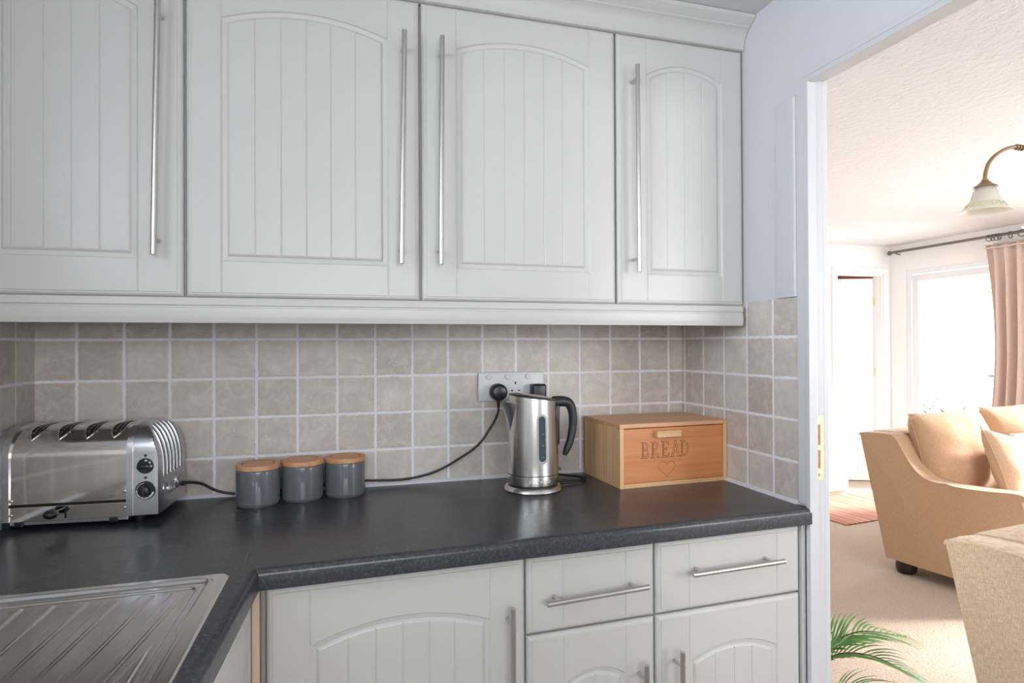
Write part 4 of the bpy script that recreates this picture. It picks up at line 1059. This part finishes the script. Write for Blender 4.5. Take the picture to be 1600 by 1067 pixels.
# front lounge wall with a broad window
mb = MB(); mb.box(XW2, 2.5, YF - 0.1, YF, 0, ZC2); mb.box(4.9, XFAR + .2, YF - 0.1, YF, 0, ZC2); mb.box(2.5, 4.9, YF - 0.1, YF, 0, 0.95); mb.box(2.5, 4.9, YF - 0.1, YF, 2.05, ZC2)
structure(mb.build('wall_lounge_front', M['wall_l'], weld=False))
mb = MB()
for x in (2.5, 3.27, 4.07, 4.84): mb.box(x, x + 0.06, YF - 0.08, YF - 0.02, 0.95, 2.05, 0.004)
for i in range(3):
    a = (2.56, 3.33, 4.13)[i]; c = (3.27, 4.07, 4.84)[i]
    for z in (0.95, 1.99): mb.box(a, c, YF - 0.08, YF - 0.02, z, z + 0.06, 0.004)
w2 = structure(mb.build('window_2', M['upvc'], weld=False))
MB().box(2.55, 4.85, YF - 0.053, YF - 0.047, 1.0, 2.0).build('pane', M['glass'], w2)
# far wall with the patio doors, extended out of view to admit sun
PY0, PY1, PZ = -1.04, 2.60, 1.965
mb = MB(); mb.box(XFAR, XFAR + 0.2, YF - 0.1, PY0, 0, ZC2); mb.box(XFAR, XFAR + 0.2, PY1, YREAR, 0, ZC2); mb.box(XFAR, XFAR + 0.2, PY0, PY1, PZ, ZC2)
structure(mb.build('wall_far', M['wall_l'], weld=False))
mb = MB(); fx0, fx1 = XFAR + 0.02, XFAR + 0.08
mb.box(fx0, fx1, PY1 - 0.045, PY1, 0, PZ, 0.004); mb.box(fx0, fx1, PY0, PY0 + 0.045, 0, PZ, 0.004); mb.box(fx0, fx1, PY0 + .045, PY1 - .045, PZ - 0.04, PZ, 0.004); mb.box(fx0, fx1, PY0 + .045, PY1 - .045, 0, 0.03, 0.003)
dp = structure(mb.build('door_2', M['upvc'], weld=False))
for i, (a, c) in enumerate(((1.715, 2.550), (0.825, 1.715), (-0.065, 0.825), (-0.99, -0.065))):
    mb = MB(); s = 0.062; x0, x1 = fx0 + 0.008, fx1 - 0.010
    mb.box(x0, x1, a + .002, a + s, 0.035, PZ - .045, 0.005); mb.box(x0, x1, c - s, c - .002, 0.035, PZ - .045, 0.005); mb.box(x0, x1, a + s, c - s, 0.035, 0.13, 0.005); mb.box(x0, x1, a + s, c - s, PZ - .045 - s, PZ - .045, 0.005)
    lf = mb.build('door_leaf', M['upvc'], dp, weld=False)
    MB().box(x0 + .02, x0 + .026, a + s - .01, c - s + .01, 0.12, PZ - .1).build('pane', M['glass'], lf)
    if i == 0:
        mb = MB(); mb.box(x0 - 0.012, x0, a + 0.022, a + 0.042, 0.95, 1.13, 0.004); mb.box(x0 - 0.040, x0 - 0.022, a + 0.020, a + 0.14, 1.03, 1.05, 0.006); mb.box(x0 - 0.04, x0, a + .024, a + .038, 1.033, 1.047); mb.build('door_handle', M['gauge_rim'], lf, weld=False)
# rear door: frame, ajar leaf, hall behind
mb = MB()
for a, c in ((DX0b - 0.055, DX0b + 0.0), (DX1b, DX1b + 0.055)): mb.box(a, c, YREAR - 0.018, YREAR, 0, DZb + 0.055, 0.004)
mb.box(DX0b, DX1b, YREAR - 0.018, YREAR, DZb, DZb + 0.055, 0.004)
for a, c in ((DX0b, DX0b + .012), (DX1b - .012, DX1b)): mb.box(a, c, YREAR, YREAR + .1, 0, DZb)
mb.box(DX0b + .012, DX1b - .012, YREAR, YREAR + .1, DZb - .012, DZb)
structure(mb.build('trim_6', M['lounge_gloss'], weld=False))
dd = bpy.data.objects.new('door_3', None); C.objects.link(dd); dd.location = (DX1b - 0.016, YREAR + 0.085, 0); dd['kind'] = 'structure'; dd.rotation_euler = (0, 0, math.radians(-22))
mb = MB(); lw = 0.50
mb.box(-lw, 0, 0, 0.035, 0.008, 1.915, 0.002)
mb.build('leaf', M['lounge_gloss'], dd)
mb = MB(); 
for (z0, z1) in ((0.18, 0.78), (0.95, 1.78)):
    for (a, c, e0, e1) in ((-lw + .09, -.09, z0, z0 + .012), (-lw + .09, -.09, z1 - .012, z1)): mb.box(a, c, -0.003, 0.001, e0, e1, 0.001)
    for a in (-lw + .09, -.102): mb.box(a, a + .012, -0.003, 0.001, z0, z1, 0.001)
mb.build('panel_moulding', M['lounge_gloss'], dd, weld=False)
for z in (0.25, 1.0, 1.66):
    mb = MB(); mb.tube([(0.004, -0.004, z), (0.004, -0.004, z + 0.075)], 0.006, 10); mb.build('hinge', M['brass'], dd, 40)
mb = MB(); mb.tube([(-lw + 0.05, -0.001, 0.98), (-lw + 0.05, -0.045, 0.98)], 0.008, 10); mb.tube([(-lw + 0.05, -0.045, 0.98), (-lw + 0.16, -0.045, 0.98)], 0.008, 10); mb.build('door_handle', M['screw'], dd, 40)
mb = MB(); mb.box(4.3, 5.75, YREAR + 1.4, YREAR + 1.5, 0, 2.4); mb.box(4.2, 4.3, YREAR + .1, YREAR + 1.5, 0, 2.4); mb.box(5.75, 5.85, YREAR + .1, YREAR + 1.5, 0, 2.4); mb.box(4.2, 5.85, YREAR + .1, YREAR + 1.5, 2.4, 2.45)
structure(mb.build('wall_hall', M['peach'], weld=False))
# skirting
mb = MB(); mb.box(1.8, DX0b - .055, YREAR - 0.015, YREAR, 0, 0.10, 0.003)
structure(mb.build('baseboard_rear', M['lounge_gloss'], weld=False))
mb = MB(); mb.box(XW2 - 0.001, XW2 + 0.014, YJ + .03, 2.7, 0, 0.10, 0.003)
structure(mb.build('baseboard_lounge', M['lounge_gloss'], weld=False))
mb = MB(); mb.box(XW2 - 0.001, XW2 + 0.016, YJ - 0.004, YJ + 0.05, 0, ZH + .06, 0.003); mb.box(XW2 - 0.001, XW2 + 0.016, YJ2 - 0.05, YJ2 + .004, 0, ZH + .06, 0.003); mb.box(XW2 - 0.001, XW2 + 0.016, YJ2 + .004, YJ - .004, ZH + .011, ZH + .06, 0.003)
structure(mb.build('trim_7', M['gloss_white'], weld=False))

# white cupboard against the rear wall
t = thing('low_cupboard', 'low white cupboard against the rear wall of the lounge', 'cupboard', (4.45, 2.50, 0))
MB().box(0, 0.43, 0, 0.225, 0.03, 0.600, 0.004).build('body', M['white_melamine'], t)
MB().box(-0.012, 0.442, -0.014, 0.227, 0.600, 0.622, 0.004).build('top', M['white_melamine'], t)
MB().box(0.006, 0.424, -0.018, 0.0, 0.045, 0.590, 0.003).build('door', M['white_melamine'], t)
MB().box(0.01, 0.42, 0.01, 0.20, 0.0, 0.03).build('plinth', M['white_melamine'], t)

# rug
mb = MB(); mb.box(-0.5, 0.5, -0.325, 0.325, 0.0, 0.010, 0.003); rg = mb.build('rug', M['rug']); rg.location = (4.61, 2.150, 0.0); rg.rotation_euler = (0, 0, math.radians(6))
tag(rg, 'small red and cream striped rug on the carpet', 'rug')

# ------------------------------------------------------------------ sofas
def catmull(P, m): return spline_pts(P, m)
def sofa(name, label, loc, rz, width, mat, group=None):
    """side panel in local x=0 plane; a = distance along -y from the back foot, faces -y"""
    t = thing(name, label, 'sofa', loc, rz, group)
    P = [(-0.163, 0.760), (-0.150, 0.772), (-0.06, 0.779), (0.020, 0.780), (0.050, 0.765), (0.080, 0.715), (0.121, 0.648), (0.165, 0.595), (0.224, 0.560), (0.33, 0.550), (0.444, 0.553), (0.56, 0.563), (0.64, 0.572), (0.690, 0.560), (0.715, 0.520), (0.722, 0.45), (0.715, 0.25), (0.700, 0.078)]
    top = [(a, z) for a, z, _ in catmull([(a, z, 0) for a, z in P], 4)]
    def arm(x0, x1, nm):
        b = MB(); poly = [(-a, z) for a, z in top] + [(-0.35, 0.072), (0.008, 0.072)]
        # rounded shoulders: loft through x with slight inset at both faces
        rings = []
        cxa = sum(p[0] for p in poly) / len(poly); cz = sum(p[1] for p in poly) / len(poly)
        for f, ins in ((0.0, 0.010), (0.015, 0.004), (0.05, 0.0), (0.5, -0.004), (0.95, 0.0), (0.985, 0.004), (1.0, 0.010)):
            x = x0 + (x1 - x0) * f; ring = []
            for (y, z) in poly:
                d = Vector((y - cxa, z - cz)); l = d.length; k = (l - ins) / l
                zz = cz + d.y * k if z > 0.08 else z
                ring.append((x, cxa + d.x * k, zz))
            rings.append(ring)
        b.loft(rings); return b.build(nm, mat, t, 45)
    aw = 0.125
    arm(0.0, aw, 'arm'); arm(width - aw, width, 'arm')
    # piping along the outer seam
    for x in (0.004, width - 0.004):
        b = MB(); b.tube([(x, -a, z - 0.003) for a, z in top], 0.0042, 8); b.build('piping', mat, t, 60)
    # back
    b = MB(); poly = [(0.163, 0.762), (0.155, 0.775), (0.06, 0.783), (-0.02, 0.780), (-0.045, 0.74), (-0.05, 0.40), (-0.04, 0.10), (0.010, 0.075)]
    b.prism(poly, 'x', aw - 0.002, width - aw + 0.002); b.build('back', mat, t, 40)
    b = MB(); b.box(aw - 0.002, width - aw + 0.002, -0.690, -0.03, 0.075, 0.30, 0.02, 3); b.build('seat_base', mat, t, 40)
    n = 2 if width > 1.2 else 1
    sw = (width - 2 * aw) / n
    for i in range(n):
        b = MB(); b.box(aw + i * sw + 0.004, aw + (i + 1) * sw - 0.004, -0.705, -0.06, 0.30, 0.435, 0.035, 5); b.build('seat_cushion', mat, t, 50)
    for x in (0.060, width - 0.060):
        for y in (-0.075, -0.64):
            b = MB(); b.lathe([(0, 0), (0.040, 0), (0.048, 0.010), (0.053, 0.026), (0.053, 0.048), (0.050, 0.066), (0.050, 0.080), (0, 0.080)], 24, (x, y, 0)); b.build('foot', M['foot'], t, 50)
    return t
def cushion(name, label, size, thick, loc, rot, mat, pinch=0.10, group=None, cat='cushion'):
    w_, h_ = size; n = 24; b = MB(); bm = b.bm
    def pt(u, v, s):
        k = 1 - pinch * (1 - u * u * 1.0) * (abs(v) ** 3); k2 = 1 - pinch * (1 - v * v) * (abs(u) ** 3)
        x = w_ / 2 * u * k2; z = h_ / 2 * v * k
        q = max(0, (1 - abs(u) ** 2.6)) * max(0, (1 - abs(v) ** 2.6))
        th = thick / 2 * (q ** 0.48)
        th += 0.006 * math.sin(7 * u + 3 * v) * math.cos(5 * v - 2 * u) * (q > 0.01) * min(1, q * 3)
        return (x, s * th, z)
    for s in (-1, 1):
        G = [[bm.verts.new(pt(-1 + 2 * i / n, -1 + 2 * j / n, s)) for i in range(n + 1)] for j in range(n + 1)]
        for j in range(n):
            for i in range(n): bm.faces.new((G[j][i], G[j][i + 1], G[j + 1][i + 1], G[j + 1][i]))
    o = b.build(name, mat, smooth=70); o.location = loc; o.rotation_euler = rot
    rim = MB(); pts = [pt(-1 + 2 * i / n, -1, 0) for i in range(n)] + [pt(1, -1 + 2 * i / n, 0) for i in range(n)] + [pt(1 - 2 * i / n, 1, 0) for i in range(n)] + [pt(-1, 1 - 2 * i / n, 0) for i in range(n)]
    rim.tube(pts, 0.0038, 6, closed=True); rim.build('piping', mat, o, 60)
    tag(o, label, cat, group); return o
S1 = math.atan2(0.148, 0.989)
sofa('sofa', 'tan fabric sofa with a sloping arm, farther from the doorway', (3.6747, 1.0185, 0), 0.149, 1.55, M['fab_tan'])
sofa('armchair', 'beige woven armchair close to the doorway, cut off by the right edge', (2.218, -0.660, 0), 0.10, 0.92, M['fab_beige'])['category'] = 'armchair'

def on_sofa(x, y, z, base=(3.6747, 1.0185, 0), rz=0.149):
    c, s = math.cos(rz), math.sin(rz); return (base[0] + c * x - s * y, base[1] + s * x + c * y, z)
cushion('back_cushion', 'large tan back cushion next to the near arm of the sofa', (0.66, 0.50), 0.24, on_sofa(0.43, -0.130, 0.655), (math.radians(-14), 0, 0.149), M['fab_tan'], 0.04, 'tan sofa back cushions')
cushion('back_cushion', 'large tan back cushion at the far end of the sofa', (0.64, 0.50), 0.24, on_sofa(1.115, -0.130, 0.660), (math.radians(-14), 0, 0.149), M['fab_tan'], 0.04, 'tan sofa back cushions')
cushion('scatter_cushion', 'cream scatter cushion with a pointed corner leaning by the sofa arm', (0.44, 0.42), 0.15, on_sofa(0.505, -0.40, 0.615), (math.radians(-24), math.radians(10), 0.20), M['fab_pillow'], 0.16, 'scatter cushions on the sofa')
cushion('scatter_cushion', 'cream scatter cushion leaning in the middle of the sofa', (0.42, 0.42), 0.14, on_sofa(0.98, -0.36, 0.625), (math.radians(-22), math.radians(-14), 0.05), M['fab_pillow'], 0.16, 'scatter cushions on the sofa')
cushion('back_cushion', 'plump beige cushion on the woven armchair', (0.62, 0.46), 0.17, on_sofa(0.425, -0.035, 0.665, (2.218, -0.660, 0), 0.10), (math.radians(-18), 0, 0.10), M['fab_beige'], 0.04)

# ------------------------------------------------------------------ curtain, rod, rings
RX = 5.585
rod = thing('curtain_rod', 'grey metal curtain rod above the patio doors', 'curtain rod', (RX, 1.3, 2.138))
b = MB(); b.tube([(0, -1.55, 0), (0, 1.385, 0)], 0.0115, 14); b.build('pole', M['rod'], rod, 50)
b = MB(); b.lathe([(0, -0.02), (0.013, -0.016), (0.022, 0.0), (0.013, 0.016), (0, 0.02)], 18); f = b.build('finial', M['rod'], rod, 50); f.rotation_euler = (PI / 2, 0, 0); f.location = (0, 1.395, -0.004)
for y in (1.345, -1.45):
    b = MB(); b.tube([(0, y, -0.002), (0.03, y, -0.014), (XFAR - RX - 0.001, y, -0.02)], 0.006, 10); b.build('bracket', M['rod'], rod, 50)
def curtain(y0, y1, lab):
    b = MB(); n = 120; m = 26; bm = b.bm; G = []
    L_ = y1 - y0; random.seed(3)
    for j in range(m + 1):
        f = j / m; z = 2.075 - 2.03 * f; row = []
        for i in range(n + 1):
            s = i / n
            amp = 0.022 + 0.034 * min(1, f * 4)
            ph = s * 2 * PI * 9 + 0.9 * math.sin(s * 9) * min(1, f * 3) + 0.5 * f * math.sin(s * 5)
            pinch = 0.006 * math.sin(s * 2 * PI * 21) * max(0, 1 - f * 9)
            x = RX + amp * math.sin(ph) + pinch + 0.008 * math.sin(s * 31 + f * 3)
            y = y1 - s * L_ - 0.11 * math.sin(PI * min(1, f * 1.2)) * (1 - s) * 0.4 - 0.015 * math.sin(f * 5) * (1 - s) + 0.010 * math.cos(ph)
            row.append(bm.verts.new((x, y, z)))
        G.append(row)
    for j in range(m):
        for i in range(n): bm.faces.new((G[j][i], G[j][i + 1], G[j + 1][i + 1], G[j + 1][i]))
    o = b.build('curtain', M['curtain'], smooth=80)
    md = o.modifiers.new('solid', 'SOLIDIFY'); md.thickness = 0.003
    b = MB(); b.tube([(RX - .03 + 0.012 * math.sin(i * .9), y1 - L_ * i / 60, 2.045 + 0.001 * math.sin(i * 2)) for i in range(61)], 0.006, 6); b.build('heading_tape', M['curtain'], o, 60)
    tag(o, lab, 'curtain'); return o
curtain(1.05, 1.815, 'dusky pink pleated curtain hanging beside the patio doors')
ringp = None
for i, y in enumerate((1.800, 1.772, 1.745, 1.722, 1.640, 1.560, 1.470, 1.380, 1.290, 1.190, 1.10)):
    a0 = random.uniform(-0.5, 0.5)
    if ringp is None:
        ringp = MB().tube([(0.0245 * math.cos(2 * PI * k / 24), 0, 0.0245 * math.sin(2 * PI * k / 24)) for k in range(24)], 0.0035, 8, closed=True).build('curtain_ring', M['rod'], smooth=60); o = ringp
    else:
        o = ringp.copy(); C.objects.link(o)
    o.location = (RX, y, 2.1255); o.rotation_euler = (0, 0, a0)
    tag(o, 'grey metal ring holding the curtain on its rod', 'curtain ring', 'curtain rings on the rod')

# ------------------------------------------------------------------ ceiling light
def shade(par, nm='lamp_shade'):
    b = MB(); prof = [(0.020, 0.0), (0.030, -0.006), (0.040, -0.020), (0.0455, -0.036), (0.052, -0.052), (0.062, -0.066), (0.076, -0.078), (0.0865, -0.084), (0.0855, -0.0865), (0.074, -0.081), (0.059, -0.068), (0.049, -0.053), (0.043, -0.037), (0.037, -0.021), (0.028, -0.009), (0.018, -0.003)]
    b.lathe(prof, 48); s_ = b.build(nm, M['frost'], par, 60)
    b = MB(); 
    nseg = 14
    def rr(z): 
        zz = -z
        pr = [(0.052, 0.052), (0.062, 0.066), (0.076, 0.078)]
        for (r0, z0), (r1, z1) in zip(pr, pr[1:]):
            if z0 <= zz <= z1: return r0 + (r1 - r0) * (zz - z0) / (z1 - z0) + 0.0008
        return 0.0765
    for k in range(nseg):
        a0 = 2 * PI * k / nseg; da = 2 * PI / nseg
        path = [(0.0, -0.0725), (0.12, -0.0725), (0.12, -0.0600), (0.80, -0.0600), (0.80, -0.0690), (0.42, -0.0690), (0.42, -0.0655)]
        path = [(0.0, -0.0745), (0.12, -0.0745)] + path[2:] + []
        b.tube([(rr(z) * math.cos(a0 + da * s), rr(z) * math.sin(a0 + da * s), z) for s, z in path], 0.0011, 5)
        b.tube([(rr(-.0745) * math.cos(a0 + da * s), rr(-.0745) * math.sin(a0 + da * s), -0.0745) for s in (0.12, 1.0)], 0.0009, 5)
    b.build('key_pattern', M['greek'], s_, 60)
    return s_
CL = (2.900, -0.375)
lt = thing('ceiling_light', 'brass ceiling light with curved arms and frosted bell shades', 'ceiling light', (CL[0], CL[1], 1.86))
b = MB(); b.lathe([(0, ZC2 - 1.86), (0.055, ZC2 - 1.86), (0.058, ZC2 - 1.872), (0.040, ZC2 - 1.89), (0.012, ZC2 - 1.90), (0.009, 0.02), (0.022, 0.005), (0.026, -0.02), (0.020, -0.045), (0.010, -0.06), (0.013, -0.07), (0.008, -0.082), (0, -0.088)], 28); b.build('stem', M['antique'], lt, 50)
def shade_arm(ang):
    def q(r, z): return (r * math.cos(ang), r * math.sin(ang), z)
    pts = [q(r, z) for r, z in [(0.012, -0.030), (0.045, -0.015), (0.085, 0.040), (0.130, 0.072), (0.180, 0.078), (0.225, 0.060), (0.257, 0.030), (0.270, -0.005), (0.272, -0.030)]]
    b = MB(); b.tube(spline_pts(pts, 6), 0.0062, 12); a_ = b.build('arm', M['antique'], lt, 60)
    b = MB()
    for r in (0.150, 0.159, 0.168): b.tube([q(r - 0.0018, 0.0755 + (r - 0.150) * .15), q(r + 0.0018, 0.0757 + (r - 0.150) * .15)], 0.0098, 14)
    b.build('arm_collar', M['antique'], a_, 50, weld=False)
    b = MB(); pts2 = [q(0.075 - 0.028 * math.cos(k / 14 * 2 * PI * 0.85) * (1 - k / 30), -0.055 + 0.028 * math.sin(k / 14 * 2 * PI * 0.85) * (1 - k / 30)) for k in range(15)]; b.tube(pts2, 0.0042, 8); b.build('scroll', M['antique'], a_, 60)
    b = MB(); x, y, z = q(0.272, -0.028); b.lathe([(0.0, 0.003), (0.010, 0.002), (0.010, -0.004), (0.015, -0.008), (0.023, -0.016), (0.033, -0.022), (0.0345, -0.026), (0.032, -0.026), (0, -0.020)], 32, (x, y, z)); b.build('gallery', M['antique'], a_, 50)
    s_ = shade(lt); s_.location = (x, y, z - 0.018); s_.scale = (0.82, 0.82, 0.98)
A0 = math.radians(180 - 16)
for k in range(3): shade_arm(A0 + k * 2 * PI / 3)

# ------------------------------------------------------------------ potted palm behind the partition
def palm():
    t = thing('potted_palm', 'green feathery palm leaning out past the door frame', 'plant', (1.96, -0.30, 0))
    b = MB(); b.lathe([(0, 0), (0.085, 0), (0.09, 0.01), (0.115, 0.19), (0.122, 0.192), (0.122, 0.215), (0.112, 0.215), (0.108, 0.185), (0, 0.185)], 32); b.build('pot', M['pot'], t, 40)
    b = MB(); b.lathe([(0, 0.195), (0.109, 0.19)], 24); b.build('soil', M['soil'], t)
    def frond(P, length, droop, seed, nm, per=22):
        random.seed(seed)
        pts = spline_pts(P, 8); m = len(pts); b = MB(); b.tube(pts, [0.0035 * (1 - 0.8 * i / m) + 0.0006 for i in range(m)], 6); fr = b.build(nm, M['stem'], t, 60)
        b = MB(); start = int(m * 0.35)
        for k in range(per):
            f = k / (per - 1); i = int(start + (m - 1 - start) * f * 0.999); i = min(i, m - 2)
            p = Vector(pts[i]); tn = (Vector(pts[i + 1]) - p).normalized(); sd = tn.cross(Vector((0, 0, 1))).normalized(); up = sd.cross(tn)
            L_ = length * (0.55 + 0.75 * math.sin(PI * (0.2 + 0.75 * f))) * random.uniform(0.85, 1.1)
            for s in (-1, 1):
                d0 = (tn * (0.75 + f * 0.5) + sd * s * 0.8 + up * 0.25).normalized(); prev = p; left = []; right = []
                for q in range(6):
                    g = q / 5; pos = p + d0 * L_ * g + Vector((0, 0, -droop * L_ * g * g)) + tn * 0.12 * L_ * g * g
                    wv = 0.0038 * (math.sin(PI * min(1, g * 0.93 + 0.07)) ** 0.7) + 0.0003
                    wd_ = d0.cross(up).normalized() * wv
                    left.append(pos - wd_); right.append(pos + wd_)
                for q in range(5): b.face([left[q], right[q], right[q + 1], left[q + 1]])
        b.build('leaflets', M['leaf'], fr, 60)
    o = (0, 0, 0.19)
    frond([o, (0.02, 0.03, 0.30), (0.06, 0.00, 0.385), (0.15, -0.05, 0.395), (0.25, -0.11, 0.345)], 0.13, 0.30, 1, 'frond', 20)
    frond([o, (0.00, 0.02, 0.32), (0.04, 0.00, 0.415), (0.14, -0.02, 0.455), (0.30, -0.03, 0.42)], 0.12, 0.35, 2, 'frond', 20)
    frond([o, (-0.01, 0.00, 0.28), (-0.02, 0.00, 0.36), (0.00, -0.02, 0.41), (0.03, -0.04, 0.44)], 0.085, -0.25, 3, 'frond', 10)
    frond([o, (-0.03, 0.05, 0.30), (-0.08, 0.12, 0.40), (-0.10, 0.22, 0.40)], 0.12, 0.3, 4, 'frond', 16)
    frond([o, (0.03, 0.06, 0.32), (0.08, 0.16, 0.40), (0.14, 0.28, 0.36)], 0.12, 0.3, 5, 'frond', 16)
    frond([o, (0.02, -0.02, 0.28), (0.06, -0.06, 0.33), (0.11, -0.13, 0.33), (0.16, -0.20, 0.27)], 0.11, 0.4, 6, 'frond', 16)
palm()

# ------------------------------------------------------------------ outside
structure(MB().box(XFAR + 0.2, 14, -6, 9, -0.12, -0.02).build('floor', M['patio']))
random.seed(11)
b = MB()
for k in range(420):
    x = 7.6 + random.uniform(-.35, .35); y = 4.0 + random.uniform(-1.0, 1.0); z = random.uniform(0.0, 0.62)
    a = random.uniform(0, 2 * PI); s_ = random.uniform(0.03, 0.07); e = random.uniform(-.5, .8)
    d = Vector((math.cos(a), math.sin(a), e)) * s_; w_ = Vector((-math.sin(a), math.cos(a), 0.2)) * s_ * 0.3; c = Vector((x, y, z))
    b.face([c - d, c + w_, c + d, c - w_])
o = b.build('garden_shrub', M['shrub'], weld=False); tag(o, 'leafy shrub outside beyond the patio doors', 'shrub')
